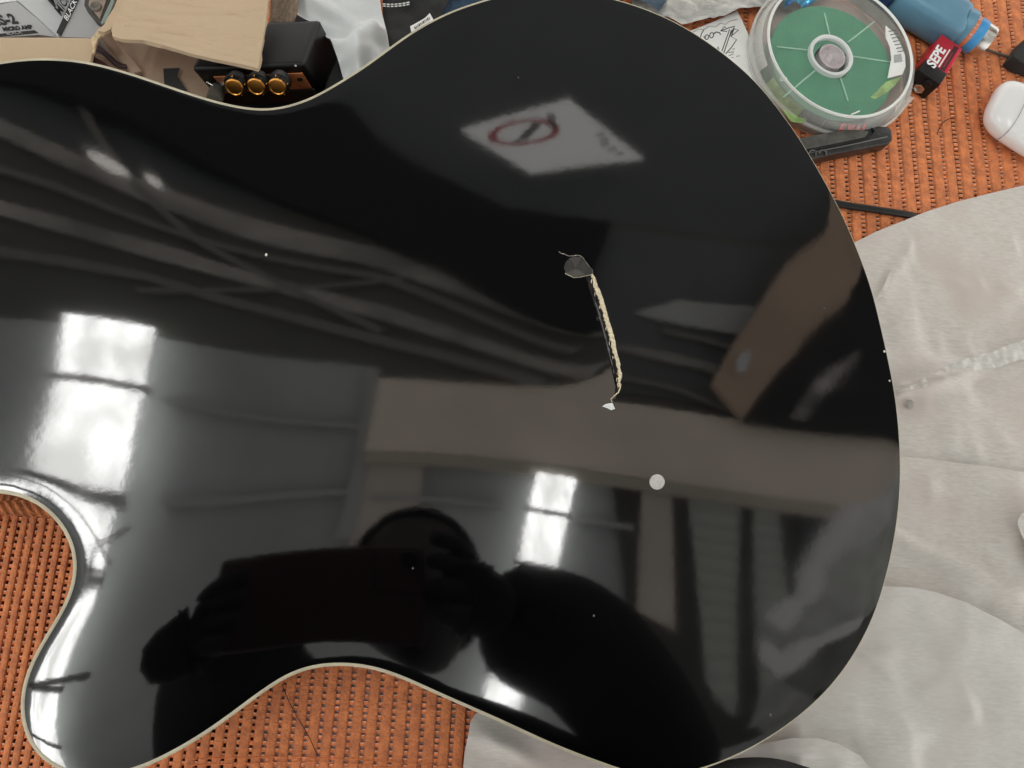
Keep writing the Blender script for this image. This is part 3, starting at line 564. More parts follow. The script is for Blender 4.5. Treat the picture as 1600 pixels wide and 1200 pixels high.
# ================= inhaler =================
ih = thing('inhaler', 'blue grey inhaler lying on the mat above the battery with a steel canister', 'inhaler', P(1470, 30, 0))
iz = .0145; a0 = P(1424, -2, iz); a1 = P(1545, 70, iz); ax = _n(a1-a0); sd = np.cross([0, 0, 1], ax)
b0 = P(1424, -2, iz); b1 = P(1503, 44, iz)
part('sleeve', hexa(b0-sd*.0155-[0, 0, iz-.001]-ax*.012, ax*(np.linalg.norm(b1-b0)+.012), sd*.030, (0, 0, .026), .0075, 5, True), M['blue'], ih)
part('dust_cap', hexa(b0-sd*.0158-[0, 0, iz-.0005]-ax*.034, ax*.0225, sd*.0315, (0, 0, .027), .0065, 5, True), M['navy'], ih)
part('sleeve_collar', lathe(b1, [(.0132, -.004), (.0140, .0), (.0138, .003)], 40, axis=ax), M['blue'], ih)
part('orange_band', lathe(b1, [(.0117, .0025), (.0119, .003), (.0119, .0062), (.0117, .0066)], 40, axis=ax), mat('orange_band', (.72, .22, .09), .4), ih)
part('blue_band', lathe(b1, [(.0118, .0066), (.0120, .0069), (.0120, .0128), (.0118, .0132)], 40, axis=ax), M['blue_label'], ih)
part('canister', lathe(b1, [(.0113, -.004), (.0115, .0132), (.0115, .0190), (.0111, .0205), (.0100, .0207), (.0096, .0192), (.0050, .0188), (0, .0196)], 40, axis=ax), M['steel'], ih)
for k in range(6):
    a = math.radians(38+k*17); rdir = (np.array([0, 0, 1])*math.sin(a)-sd*math.cos(a)); tdir = np.cross(ax, rdir)
    part('band_mark', tube([b1+ax*.0034+rdir*.0120, b1+ax*.0046+rdir*.0121+tdir*.0010*(-1)**k, b1+ax*.0056+rdir*.0120], .00022, 4), M['white'], ih)

# ================= earbud case =================
ec = P(1603, 192, .010); es = thing('earbud_case', 'glossy white rounded earbud case lying on the mat at the right edge', 'case', (ec[0], ec[1], 0))
def superell(c, a, b, h, e, rot, n=40, z0=None, z1=None):
    vs = []; fs = []; sg = lambda v, p: math.copysign(abs(v)**p, v)
    for i in range(n//2+1):
        ph = -math.pi/2+math.pi*i/(n//2)
        for k in range(n): 
            th = 2*math.pi*k/n; x = a*sg(math.cos(ph), .75)*sg(math.cos(th), e); y = b*sg(math.cos(ph), .75)*sg(math.sin(th), e); z = h*sg(math.sin(ph), .8)
            vs.append((c[0]+x*math.cos(rot)-y*math.sin(rot), c[1]+x*math.sin(rot)+y*math.cos(rot), c[2]+z))
    for i in range(n//2):
        for k in range(n): fs.append((i*n+k, i*n+(k+1) % n, (i+1)*n+(k+1) % n, (i+1)*n+k))
    bm = bmesh.new(); bm.from_mesh(mesh(vs, fs)); bmesh.ops.remove_doubles(bm, verts=bm.verts, dist=1e-6); return bm_mesh(bm, True)
er = math.radians(-28)
part('shell', superell((ec[0], ec[1], .0112), .0305, .0245, .0108, .55, er, 56), M['earcase'], es)
se = []
for k in range(61):
    ph = 2*math.pi*k/60; x = -.0125; y = .02466*math.copysign(abs(math.cos(ph))**.62, math.cos(ph)); z = .01085*math.copysign(abs(math.sin(ph))**.8, math.sin(ph))
    q = (1-abs(x/.0305)**(2/.55))**(.55/2); se.append((ec[0]+x*math.cos(er)-y*q*math.sin(er), ec[1]+x*math.sin(er)+y*q*math.cos(er), .0112+z))
part('lid_seam', tube(se, .00022, 5), mat('seam_grey', (.28, .27, .26), .6), es)

# ================= papers =================
npd = thing('note_paper', 'white paper note with handwritten 1600, an arrow and a zigzag tucked under the guitar', 'paper', P(1130, 90, 0))
NZ = .0030
part('paper', pprism([(1040, 62), (1072, 51), (1110, 36), (1152, 17), (1160, 33), (1173, 62), (1187, 93), (1184, 112), (1190, 150), (1200, 200), (1120, 190)], NZ, .0005), M['white'], npd)
ik = mat('pen_ink', (.02, .02, .022), .6)
def pen(pp, r=.00033, m=None): part('pen_stroke', tube([P(x, y, NZ+.0001) for x, y in pp], r, 5, flat=.5), m or ik, npd)
pen([(1100, 46), (1096, 53), (1094, 60)]); pen([(1099, 58), (1101, 57), (1101, 60)])
def loop(x, y, rx, ry, sl=.25): pen([(x+rx*math.cos(t)+sl*ry*math.sin(-t)*-1*.6, y-ry*math.sin(t)) for t in np.linspace(.3, 2*math.pi+.4, 14)])
loop(1104.5, 58, 2.6, 3.8); loop(1112, 55, 3, 4.2); pen([(1115, 53), (1119, 50), (1124, 51), (1126, 54)], .0004)
pen([(1134, 43), (1132, 41.5), (1126, 48.5), (1136, 49)]); pen([(1127, 48), (1137, 44), (1148, 41), (1146, 45), (1140, 57)])
pen([(1140, 46), (1128, 80)]); pen([(1143, 47), (1131, 83)]); pen([(1146, 45), (1154, 47), (1142, 57), (1151, 62), (1143, 74), (1134, 84)]); pen([(1147, 44), (1143, 57)])
pen([(1123, 73), (1121, 75), (1124, 77)]); gp = mat('pale_pen', (.28, .28, .27), .7)
for a, b in [((1138, 82), (1147, 81)), ((1139, 87), (1146, 84)), ((1144, 77), (1148, 76)), ((1143, 90), (1146, 90)), ((1150, 88), (1156, 87))]: pen([a, b], .0003, gp)
part('torn_edge', tube([P(x, y, NZ+.0002) for x, y in [(1083, 50), (1092, 45), (1100, 46), (1108, 41), (1118, 42), (1126, 36), (1133, 38), (1140, 33), (1152, 30)]], .0004, 5, flat=.4), mat('torn_grey', (.50, .50, .48), .8), npd)
def crump(z0, s, a, seed): return lambda q: z0+a*vnoise(q, s, seed)+a*.45*vnoise(q, s*2.6, seed+1)
tag(obj('crumpled_paper', sheet(smooth_poly([(1018, 26), (1040, 31), (1065, 40), (1090, 36), (1120, 31), (1150, 20), (1180, 15), (1205, 11), (1220, 4), (1228, -10), (1215, -50), (1000, -60), (980, -20), (990, 20)], .006, .003), .0025, crump(.008, 90, .006, 21)), mat('scribbled_white_paper', (.62, .61, .56), .8, c2=(.33, .33, .32), nscale=70, stretch=(1, 2.5, 1))), 'crumpled off-white paper with grey marks behind the guitar top edge', 'paper')
tag(obj('slate_cloth', sheet(smooth_poly([(940, 10), (985, 0), (1010, 12), (1028, 20), (1040, 5), (1050, -40), (930, -50)], .012, .003), .0025, crump(.014, 80, .006, 31)), M['blue_cloth']), 'slate blue cloth corner behind the guitar left of the crumpled paper', 'cloth')
tag(obj('denim_cloth', sheet(smooth_poly([(672, 60), (690, 10), (690, -40), (800, -50), (800, 20), (740, 60)], .012, .003), .0025, crump(.016, 80, .006, 33)), mat('blue_denim', (.045, .095, .16), .9, c2=(.018, .035, .065), nscale=60, bump=.5, bscale=1500)), 'blue denim fold behind the guitar right of the black pouch', 'cloth')
tag(obj('candy_wrapper', sheet(smooth_poly([(1216, 6), (1226, 12), (1236, 10), (1243, 17), (1255, 16), (1262, 8), (1276, 5), (1300, -10), (1290, -40), (1215, -40)], .01, .002), .0014, crump(.012, 190, .011, 41), smooth=False), M['foil']), 'shiny crinkled blue wrapper behind the spool case', 'wrapper')
tag(obj('clear_wrapper_end', sheet(smooth_poly([(1198, 8), (1212, 13), (1222, 14), (1240, 20), (1247, 24), (1243, 10), (1222, -6), (1205, -12)], .005, .002), .0014, crump(.006, 200, .006, 43), smooth=False), M['clear']), 'clear crinkled wrapper scrap between the crumpled paper and blue wrapper', 'wrapper')

# ================= pouch, label, plastic bag =================
po = thing('fabric_pouch', 'black fabric pouch with white stitching behind the guitar waist', 'pouch', P(650, 20, 0))
part('cloth', sheet(smooth_poly([(585, 85), (598, 40), (598, 0), (590, -60), (700, -60), (702, 0), (690, 30), (670, 60), (620, 100)], .02, .003), .0025, lambda q: .022+.006*vnoise(q, 60, 51)+.002*vnoise(q, 140, 52)), M['denim'], po)
for k in range(2):
    for i in range(7): part('stitch', tube([P(598+i*6.2, 7+k*3.2-.0*i-(i-2)**2*.16, .0272), P(602.5+i*6.2, 7+k*3.2-(i-1.4)**2*.16, .0272)], .0004, 5), M['white'], po)
lb = thing('barcode_label', 'small white barcode label sticking out behind the guitar edge', 'label', P(655, 38, 0))
lz = .040; part('tag', pprism([(641, 41), (652, 35), (664, 28), (671.5, 20.5), (677, 30), (670, 45), (645, 62)], lz, .0004), M['white'], lb)
for i in range(11):
    t_ = i/10; x = 648+t_*22; y = 41.5-t_*15; part('bar', tube([P(x, y, lz+.0002), P(x+1.2, y+3.8, lz+.0002)], .00018+.00014*(i % 3 == 0), 4), M['ink'], lb)
def bagz(q):
    z = .030+.013*vnoise(q, 26, 61)+.006*vnoise(q, 60, 62)
    for pl, h_, w_ in [([(455, 20), (500, 60), (540, 66), (585, 40)], .010, .006), ([(470, -20), (530, 10), (585, 45)], .007, .005), ([(560, 60), (560, 110)], .006, .005), ([(520, 90), (580, 70), (600, 80)], .006, .006)]:
        d, al = seg_dist(q, wp(pl, .04)); z += h_*np.exp(-(d/w_)**1.6)
    return z
tag(obj('plastic_bag', sheet(smooth_poly([(446, 26), (462, -60), (590, -60), (592, -20), (597, 10), (604, 40), (608, 60), (617, 72), (585, 110), (552, 140), (537, 116), (526, 86), (510, 54), (498, 24)], .036, .0025), .0014, bagz), M['bag']), 'crumpled white plastic bag between the small amplifier and the black pouch', 'bag')

tag(obj('dark_cloth', sheet(smooth_poly([(440, 60), (470, 10), (505, 5), (600, 60), (590, 110), (540, 170), (360, 175), (300, 150), (300, 110)], .003, .004), .003, lambda q: .003+.002*vnoise(q, 60, 95)), M['denim']), 'dark cloth scrap under the small amplifier and beside the plastic bag', 'cloth')
# ================= small amplifier =================
am = thing('mini_amplifier', 'small black amplifier with gold knobs showing above the guitar waist', 'amplifier', P(400, 80, 0))
A = P(474, 101, .050); B = P(297, 108, .050); C = P(501, 30, .042); E = P(531, 88, .006)
dn_ = E-C; fw = B-A; bk = C-A
part('cabinet', hexa(A, fw, bk, dn_, .0032, 4, True), M['black'], am)
nf = _n(np.cross(fw, dn_)); nf = nf if nf[1] < 0 else -nf
FA = A+nf*.0004
pt = lambda u, v, o=0: FA+fw*u+dn_*v+nf*o
part('front_panel', hexa(pt(.05, .19), fw*.80, dn_*.42, nf*.0006), M['orange_panel'], am)
part('panel_print', hexa(pt(.20, .20, .0007), fw*.22, dn_*.14, nf*.0001), mat('panel_silver', (.42, .33, .26), .4), am)
part('panel_print', hexa(pt(.44, .20, .0007), fw*.20, dn_*.12, nf*.0001), mat('panel_silver2', (.42, .33, .26), .4), am)
part('speaker_cloth', hexa(pt(.03, .64), fw*.94, dn_*.33, nf*.0008), mat('grille_cloth', (.03, .027, .022), .8, noise=.5, nscale=700), am)
part('indicator_hole', lathe(pt(.105, .34, .0006), [(.0016, 0), (.0016, .0004), (0, .0004)], 16, axis=nf), M['ink'], am)
def img_dir(px, py, z, dpx, dpy, dz): return P(px+dpx, py+dpy, z+dz)-P(px, py, z)
for (x, y) in [(366, 137), (400, 136), (433, 136)]:
    ctr = P(x, y, .0465); back_ = P(x+5, y-11, .0435); axk = _n(ctr-back_); L = np.linalg.norm(ctr-back_)
    kb = part('knob', lathe(back_, [(.0062, 0), (.0062, L*.55), (.0056, L*.6), (.0050, L-.0006), (.0044, L-.0002)], 32, axis=axk), M['black'], am)
    ko = part('knob_cap', lathe(back_, [(.0049, L-.0008), (.0049, L), (.0042, L+.0003), (.0038, L), (0, L+.0002)], 32, axis=axk), M['gold'], am)
    for k in range(14):
        a = 2*math.pi*k/14; u = Vector(V(axk)).orthogonal().normalized(); v = V(axk).cross(u); r_ = (u*math.cos(a)+v*math.sin(a))*.0057
        part('knurl', tube([V(back_)+r_+V(axk)*L*.62, V(back_)+r_+V(axk)*(L-.001)], .00035, 4), M['gold'] if k % 3 == 0 else M['black'], am)
jc = pt(.80, .40, .0008); part('jack', lathe(jc, [(.0044, 0), (.0044, .0022), (.0030, .0026), (.0026, .0006), (0, .0006)], 24, axis=nf), M['steel'], am)
part('bracket', tube([pt(.93, .24, .002), pt(.86, .50, .002), pt(.80, .30, .003)], .0006, 5), M['steel'], am)
cp = P(337, 150, .038); part('plug', lathe(cp, [(.0042, -.010), (.0044, .004), (.0040, .006), (0, .0068)], 24, axis=_n(np.array([.1, -.7, .5]))), mat('grey_plug', (.09, .085, .07), .5), am)
part('corner_scuff', lathe(P(462, 103, .0508), [(.0006, 0), (.0006, .0003), (0, .0004)], 8), mat('scuff', (.4, .4, .4), .5), am)
tag(obj('black_adapter', pprism([(512, 120), (524, 95), (533, 99), (552, 122), (535, 160), (500, 160)], .030, .025, .0015), M['black']), 'small black box end just right of the amplifier', 'adapter')

# ================= cardboard and cartons =================
bx = thing('cardboard_box', 'open brown cardboard box with torn flaps at the upper left', 'box', P(150, 40, 0))
FZ = .0585
fp = [(176, 57), (174, 46), (183, 22), (196, -2), (205, -40), (430, -60), (420, -10), (415, 36), (403, 107), (390, 103), (365, 98), (330, 91), (300, 84), (270, 75), (240, 66), (222, 62), (205, 62), (190, 61)]
def flapz(q):
    z = FZ+.0004*vnoise(q, 40, 71)
    for pl in [[(190, 20), (280, 40), (400, 70)], [(200, -5), (300, 8), (410, 30)], [(250, 45), (330, 62), (400, 85)], [(200, 40), (240, 48), (300, 52)], [(190, 32), (230, 30), (290, 34), (350, 52), (410, 62)], [(215, 12), (280, 20), (350, 22), (415, 14)], [(300, 62), (350, 76), (405, 92)], [(230, 58), (300, 72), (360, 88), (402, 98)]]:
        d, al = seg_dist(q, wp(pl, FZ)); z -= .0007*np.exp(-(d/.0012)**2)
    return z
fl_me = sheet(smooth_poly(fp, FZ, .0022), .0013, flapz)
fo = part('flap', fl_me, M['card'], bx, 'large raised cardboard flap over the amplifier')
fo.data.polygons.foreach_set('use_smooth', [False]*len(fo.data.polygons)); md = fo.modifiers.new('thickness', 'SOLIDIFY'); md.thickness = .0028; md.offset = -1
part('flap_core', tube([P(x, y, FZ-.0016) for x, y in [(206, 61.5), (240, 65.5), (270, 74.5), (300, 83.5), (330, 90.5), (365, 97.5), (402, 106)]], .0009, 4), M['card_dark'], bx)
part('front_flap', pprism([(-60, 59), (0, 58), (80, 58), (135, 59), (147, 60), (149, 68), (147, 76), (144, 84), (141, 100), (138, 130), (-60, 130)], .050, .003, .0008), M['card'], bx)
tr = random.Random(4)
part('torn_fringe', prism([W(x, y, .0525) for x, y in [(141, 62), (146, 55), (152, 49), (160, 47), (165, 50), (163, 55), (157, 56), (152, 62), (149, 70), (147, 82), (144, 84), (145, 74), (143, 66)]][::-1], .0016), mat('torn_kraft', (.62, .47, .29), .9, noise=.3, nscale=300), bx)
part('torn_fringe', prism([W(x, y, .056) for x, y in [(152, 48), (163, 38), (168, 28), (178, 12), (186, -8), (197, -8), (192, 10), (184, 24), (177, 38), (172, 46), (163, 50)]][::-1], .0022), M['card'], bx)
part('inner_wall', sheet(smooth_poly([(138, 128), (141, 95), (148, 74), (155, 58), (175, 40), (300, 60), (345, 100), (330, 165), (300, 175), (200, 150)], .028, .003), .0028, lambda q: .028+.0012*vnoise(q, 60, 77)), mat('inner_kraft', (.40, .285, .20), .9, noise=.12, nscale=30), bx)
part('printed_arrow', pprism([(255, 107), (281, 106), (277, 118), (283, 128), (292, 141), (285, 150), (257, 135)], .0305, .0003), M['ink'], bx)
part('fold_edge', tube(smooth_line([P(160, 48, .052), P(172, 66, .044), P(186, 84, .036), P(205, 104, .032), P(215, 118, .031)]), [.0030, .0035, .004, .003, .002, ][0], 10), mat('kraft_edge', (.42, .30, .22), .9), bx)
tag(obj('dark_strap_loop', tube(smooth_line([P(143, 94, .034), P(146, 80, .036), P(154, 76, .037), P(166, 85, .036), P(180, 98, .034), P(190, 103, .034), P(198, 102, .034)]), .0016, 8, flat=.5), mat('maroon_strap', (.045, .018, .022), .6)), 'dark maroon strap loop in the torn corner of the cardboard box', 'strap')
tag(obj('dark_strap_loop', tube(smooth_line([P(144, 92, .033), P(156, 98, .033), P(165, 104, .033), P(175, 112, .033)]), .0016, 8, flat=.5), mat('dark_red_strap', (.09, .015, .02), .6)), 'dark red strap end just above the guitar edge in the box corner', 'strap')
# carton one: label face towards the lens
c1 = thing('carton', 'grey white carton printed MS-2 MICRO AMP at the far upper left corner', 'carton', P(20, 30, 0), 'grey cartons in the cardboard box')
z1 = .040
part('front_face', pprism([(-70, 62), (0, 58), (62, 54), (89, 58), (62, 32), (26, 1.5), (-70, 20)], z1, .038, .0005), M['greybox2'], c1)
part('side_face', pprism([(27, 1), (62, 32), (90, 59), (150, 62), (160, -60), (40, -60), (20, -4)], z1-.0006, .037, .0005), M['greybox'], c1)
part('top_face', pprism([(-70, 20), (0, 4.5), (26, 1), (22, -60), (-70, -60)], z1-.0008, .037), mat('white_carton', (.72, .73, .72), .5), c1)
T0 = P(2, 41, z1); tx = P(40, 37.0, z1)-T0; ty = P(-8, 22, z1)-T0
part('lettering', text_me('MS-2', .0092, W(-14, 41.0, z1), tx, ty, bold=.00035, sx=.72, skew=-.1), M['ink'], c1)
part('lettering', text_me('MICRO AMP', .0034, W(6, 49, z1), P(50, 45, z1)-P(6, 49, z1), ty, bold=.0002, sx=.78), M['ink'], c1)
part('black_bar', pprism([(-40, 56), (0, 52.6), (54, 47), (60, 51.3), (0, 57), (-40, 60)], z1+.0003, .0002), M['ink'], c1)
part('lettering', text_me('BLACK', .0028, W(11, 55.5, z1+.0003), P(50, 51.5, z1)-P(11, 55.5, z1), ty, sx=.9), mat('grey_ink', (.35, .34, .33), .6), c1)
c2_ = thing('carton', 'grey carton with a black BLACK band and big slanted letters, second from the left', 'carton', P(110, 30, 0), 'grey cartons in the cardboard box')
z2 = .042
part('side_face', pprism([(89, 55), (96, 57.5), (152, 60), (160, 40), (175, 0), (190, -60), (122, -60), (121, 0)], z2-.0004, .040, .0005), M['greybox2'], c2_)
part('black_band', pprism([(88, 50.5), (94.5, 56), (122, 0), (150, -60), (138, -60), (111, 0)], z2+.0003, .0004), M['ink'], c2_)
dX = P(121, 0, z2)-P(94, 54, z2); dY = P(60, -8, z2)-P(90, 25, z2)
part('lettering', text_me('BLACK', .0046, W(105.5, 34.5, z2+.0006), dX, dY, sx=.95), M['white'], c2_)
part('lettering', text_me('MICRO', .0085, W(95.5, 26.5, z2), dX, dY, bold=.0001, sx=.62, skew=.0), M['ink'], c2_)
part('lettering', text_me('MS', .0190, W(85, 14.5, z2), dX, dY, bold=.0003, sx=.6), M['ink'], c2_)
wd = thing('framed_plate', 'brown framed piece with a round hole standing behind the second carton', 'frame piece', P(152, 12, 0))
part('dark_frame', pprism([(131, 8), (134, -20), (140, -60), (185, -60), (172, 0), (157.5, 37.5), (148, 30)], z2+.004, .044, .0006), mat('dark_edge', (.05, .04, .035), .6), wd)
part('face', pprism([(138, 8), (141, -10), (146, -50), (172, -50), (166, 0), (156, 29)], z2+.0046, .003, .0003), mat('taupe_face', (.30, .23, .18), .6, noise=.4, nscale=90), wd)
part('eyelet', lathe(P(149.5, 10, z2+.0050), [(.0014, 0), (.0024, .0006), (.0030, .0003), (.0030, -.001)], 24), mat('dark_brass', (.12, .10, .08), .4), wd)
tag(obj('green_card_edge', pprism([(157, 36), (161, 37), (166, 34), (178, 4), (190, -60), (183, -60), (173, 0)], z2+.0055, .002, .0003), mat('grey_green_card', (.22, .27, .24), .6)), 'thin grey green card edge leaning against the torn cardboard corner', 'card')
tag(obj('printed_paper_roll', sheet(smooth_poly([(417, 50), (418, 10), (420, -60), (470, -60), (462, 0), (452, 26), (440, 50)], .05, .0025), .0025, lambda q: .040+.004*vnoise(q, 80, 91)), mat('brown_kraft_print', (.25, .18, .12), .8, c2=(.12, .085, .06), nscale=260, stretch=(2.5, 1, 1))), 'brown printed kraft paper between the cardboard flap and the plastic bag', 'paper')
tag(obj('folded_foam_pad', box((.03, .13, .0004), .26, .16, .0095, bev=.003), M['foam']), 'folded white foam pad under the guitar body', 'foam')
# ================= what the gloss reflects: workshop roof about six metres up, and the photographer =================
RZ = 6.0
def slab(name, pts, z, dz, m, root=None, label=None, k=None):
    me = prism([V((x, y, z+dz)) for x, y in pts], dz)
    if root: return part(name, me, m, root, label)
    o = obj(name, me, m)
    if k: o['kind'] = k
    return o
def rc(x0, x1, y0, y1): return [(x0, y0), (x1, y0), (x1, y1), (x0, y1)]
mR = lambda n, c, **k: mat(n, c, .8, noise=.10, nscale=1.2, **k)
R1 = mat('grey_roof_sheet', (.46, .48, .475), .8, c2=(.31, .33, .325), nscale=.55); R2 = mR('warm_roof_board', (.86, .76, .65)); R3 = mR('dark_roof_felt', (.115, .115, .10)); R4 = mR('bluish_far_roof', (.115, .128, .125)); R5 = mat('black_void_boards', (.012, .012, .013), .9); R6 = mR('pale_green_grey_sheet', (.48, .50, .46)); R7 = mR('taupe_roof_sheet', (.62, .56, .50))
slab('ceiling', rc(-9, 10, -8, 1.0), RZ+.05, .05, R1, k='structure')
slab('ceiling', rc(-9, -.4, .98, 2.05), RZ+.055, .05, R1, k='structure')
slab('ceiling', rc(-9, 10, 1.6, 4.3), RZ+.06, .05, R3, k='structure')
slab('ceiling', [(-9, 4.28), (10, 4.28), (10, 10), (-9, 10)], RZ+.07, .05, R4, k='structure')
# wide pale board girder running across
gi = thing('roof_girder', 'wide pale brown roof girder reflected across the middle of the guitar', 'girder', (2, 1.5, RZ))
slab('board', [(-.40, 1.02), (5.6, 1.28), (5.6, 2.0), (-.36, 1.86)], RZ-.10, .12, R2, gi)
slab('board', [(-.40, .90), (5.6, 1.14), (5.6, 1.27), (-.40, 1.01)], RZ-.12, .14, mR('girder_lip', (.50, .45, .38)), gi)
bb = thing('dark_duct', 'broad black duct crossing the roof, reflected in the upper half of the guitar', 'duct', (0, 4, RZ))
part('duct_body', prism([V((x, y, RZ-.12)) for x, y in [(-9, 5.6), (-9, 6.2), (-3.2, 6.0), (-1.5, 5.35), (-.6, 4.85), (.35, 4.30), (1.28, 4.15), (1.35, 3.3), (1.6, 2.55), (.9, 2.9), (.35, 3.30), (-.5, 3.98), (-1.4, 4.35), (-2.4, 4.55), (-3.4, 4.6), (-9, 4.7)]], .0), R5, bb) if False else None
def ribbon(pl, w_, z, dz, m, root, name):
    vs = []; fs = []; n = len(pl)
    for i, p in enumerate(pl):
        a = np.array(pl[max(i-1, 0)]); b = np.array(pl[min(i+1, n-1)]); d = (b-a)/np.linalg.norm(b-a); nx = np.array([-d[1], d[0]]); ww = w_[i] if hasattr(w_, '__len__') else w_
        for s_, h_ in ((-.5, 0), (.5, 0), (.5, dz), (-.5, dz)): q = np.array(p)+nx*ww*s_; vs.append((q[0], q[1], z+h_))
    for i in range(n-1):
        for k in range(4): fs.append((i*4+k, i*4+(k+1) % 4, (i+1)*4+(k+1) % 4, (i+1)*4+k))
    fs += [(0, 3, 2, 1), tuple((n-1)*4+k for k in range(4))]
    bm = bmesh.new(); bm.from_mesh(mesh(vs, fs)); return part(name, bm_mesh(bm), m, root)
ribbon([(-9, 5.5), (-3.4, 5.3), (-2.2, 5.1), (-1.4, 4.9), (-.6, 4.42), (.3, 3.82), (.9, 3.55), (1.5, 3.35)], [1.1, 1.1, 1.0, .95, .9, 1.0, 1.35, 1.7], RZ-.15, .16, R5, bb, 'duct_body')
tb = mat('pale_batten', (.40, .38, .345), .7, noise=.4, nscale=1.6); tb2 = mat('dim_batten', (.215, .21, .19), .7)
for k, (pl, w_, m) in enumerate([([(-5, 4.45), (-3.4, 4.25), (-2.65, 4.1), (-1.9, 4.0), (-1.35, 3.85), (-.6, 3.62), (.09, 3.25), (1.0, 2.75), (1.6, 2.4)], [.14, .18, .20, .30, .34, .26, .20, .14, .10], tb), ([(-5, 3.45), (-3.3, 3.33), (-2.0, 3.22), (-1.27, 3.05), (-.5, 2.80), (.17, 2.52), (1.4, 1.98)], [.16, .17, .24, .15, .20, .16, .10], tb), ([(-5, 2.85), (-3.25, 2.80), (-2.15, 2.82), (-1.2, 2.62), (.2, 2.2), (1.0, 1.95)], .12, tb2), ([(-2.9, 4.9), (-2.3, 4.1), (-1.8, 3.5), (-1.0, 2.9), (-.4, 2.5)], .08, tb2), ([(-2.2, 2.6), (-1.2, 3.0), (-.3, 3.3)], .06, tb2), ([(-5, 3.9), (-2.9, 3.75), (-.5, 3.3), (1.2, 2.3)], .08, tb2),
                                 ([(2.3, 2.86), (2.8, 2.84), (3.1, 2.80)], .05, tb2), ([(1.72, 2.58), (2.1, 2.57), (2.4, 2.55), (2.7, 2.53), (2.87, 2.50)], [.04, .08, .12, .10, .12], tb), ([(1.8, 2.25), (2.4, 2.2), (2.95, 2.05)], .05, tb2)]):
    o = ribbon(pl, w_, RZ-.02-.004*k, .05, m, None, 'roof_batten')
    tag(o, ['uppermost long pale batten reflected in the upper left of the guitar', 'long pale batten in the middle of the reflected roof lines', 'faint lower batten of the reflected roof lines', 'diagonal brace crossing the reflected battens', 'short faint cross brace between reflected battens', 'thin faint batten between the two bright ones',
            'faint dark-edged batten under the pale roof panel', 'bright wavy batten reflected right of the split', 'faint short batten just above the reflected girder'][k], 'batten', 'roof battens reflected in the guitar')
slab('ceiling', [(1.6, 2.1), (3.2, 2.1), (4.5, 4.2), (1.6, 4.2)], RZ+.03, .02, mR('bluish_dark_sheet', (.13, .14, .14)), k='structure')
# wide plank hanging on the right
pk = thing('hanging_plank', 'broad brown plank leaning down from the roof, reflected near the right side of the guitar', 'plank', (3.4, 3, 5))
slab('plank_face', [(2.69, 2.23), (2.95, 1.90), (3.27, 2.34), (3.54, 2.70), (3.96, 3.47), (4.60, 3.95), (6.4, 5.2), (6.4, 6.6), (4.7, 5.2), (3.97, 4.42), (3.60, 3.80), (3.26, 3.14), (2.98, 2.72)], RZ-.3, .08, mR('plank_brown', (.50, .37, .28)), pk)
slab('plank_shadow', [(2.97, 1.88), (5.6, 1.95), (7.2, 4.9), (4.66, 3.90), (3.98, 3.44), (3.56, 2.68), (3.29, 2.32)], RZ-.22, .04, mR('plank_shadow_black', (.02, .02, .02)), pk)  # black slab standing in for the dark shadow beside the plank
slab('pale_patch', [(2.92, 2.48), (3.01, 2.61), (3.08, 2.62), (3.01, 2.39), (2.91, 2.35)], RZ-.42, .004, mR('pale_patch_grey', (.62, .64, .66)), pk)  # small pale slab on the plank face
o = slab('pale_rail', [(3.42, 2.0), (3.53, 1.99), (3.76, 2.4), (3.94, 2.79), (3.91, 2.79), (3.68, 2.44)], RZ-.27, .01, mat('mottled_rail', (.62, .58, .56), .6, c2=(.12, .11, .11), nscale=3)); tag(o, 'short mottled pale rail reflected right of the brown plank', 'rail')  # pale slab with random dark mottling
o = slab('pale_panel', [(1.98, 3.02), (2.53, 3.29), (3.46, 3.37), (3.31, 2.98), (2.79, 2.98), (2.35, 2.99)], RZ-.03, .02, mR('patch_grey', (.50, .51, .50))); tag(o, 'tapering pale grey roof panel reflected right of the split', 'roof panel')
# skylights
glow = bpy.data.materials.new('bright_sky_pane'); glow.use_nodes = True; nt = glow.node_tree; b = nt.nodes['Principled BSDF']; b.inputs['Base Color'].default_value = (.1, .1, .1, 1)
tc = nt.nodes.new('ShaderNodeTexCoord'); mp = nt.nodes.new('ShaderNodeMapping'); mp.inputs['Scale'].default_value = (5.0, 1.3, 1); n1 = nt.nodes.new('ShaderNodeTexNoise'); n1.inputs['Scale'].default_value = 1.6; n1.inputs['Detail'].default_value = 3
rr = nt.nodes.new('ShaderNodeValToRGB'); rr.color_ramp.elements[0].position = .38; rr.color_ramp.elements[1].position = .58; rr.color_ramp.elements[0].color = (.58, .58, .56, 1); rr.color_ramp.elements[1].color = (1, 1, .98, 1)
nt.links.new(tc.outputs['Object'], mp.inputs[0]); nt.links.new(mp.outputs[0], n1.inputs['Vector']); nt.links.new(n1.outputs[0], rr.inputs[0]); nt.links.new(rr.outputs[0], b.inputs['Emission Color']); b.inputs['Emission Strength'].default_value = SKYLIGHT
frame = mat('skylight_bar', (.16, .16, .15), .7)
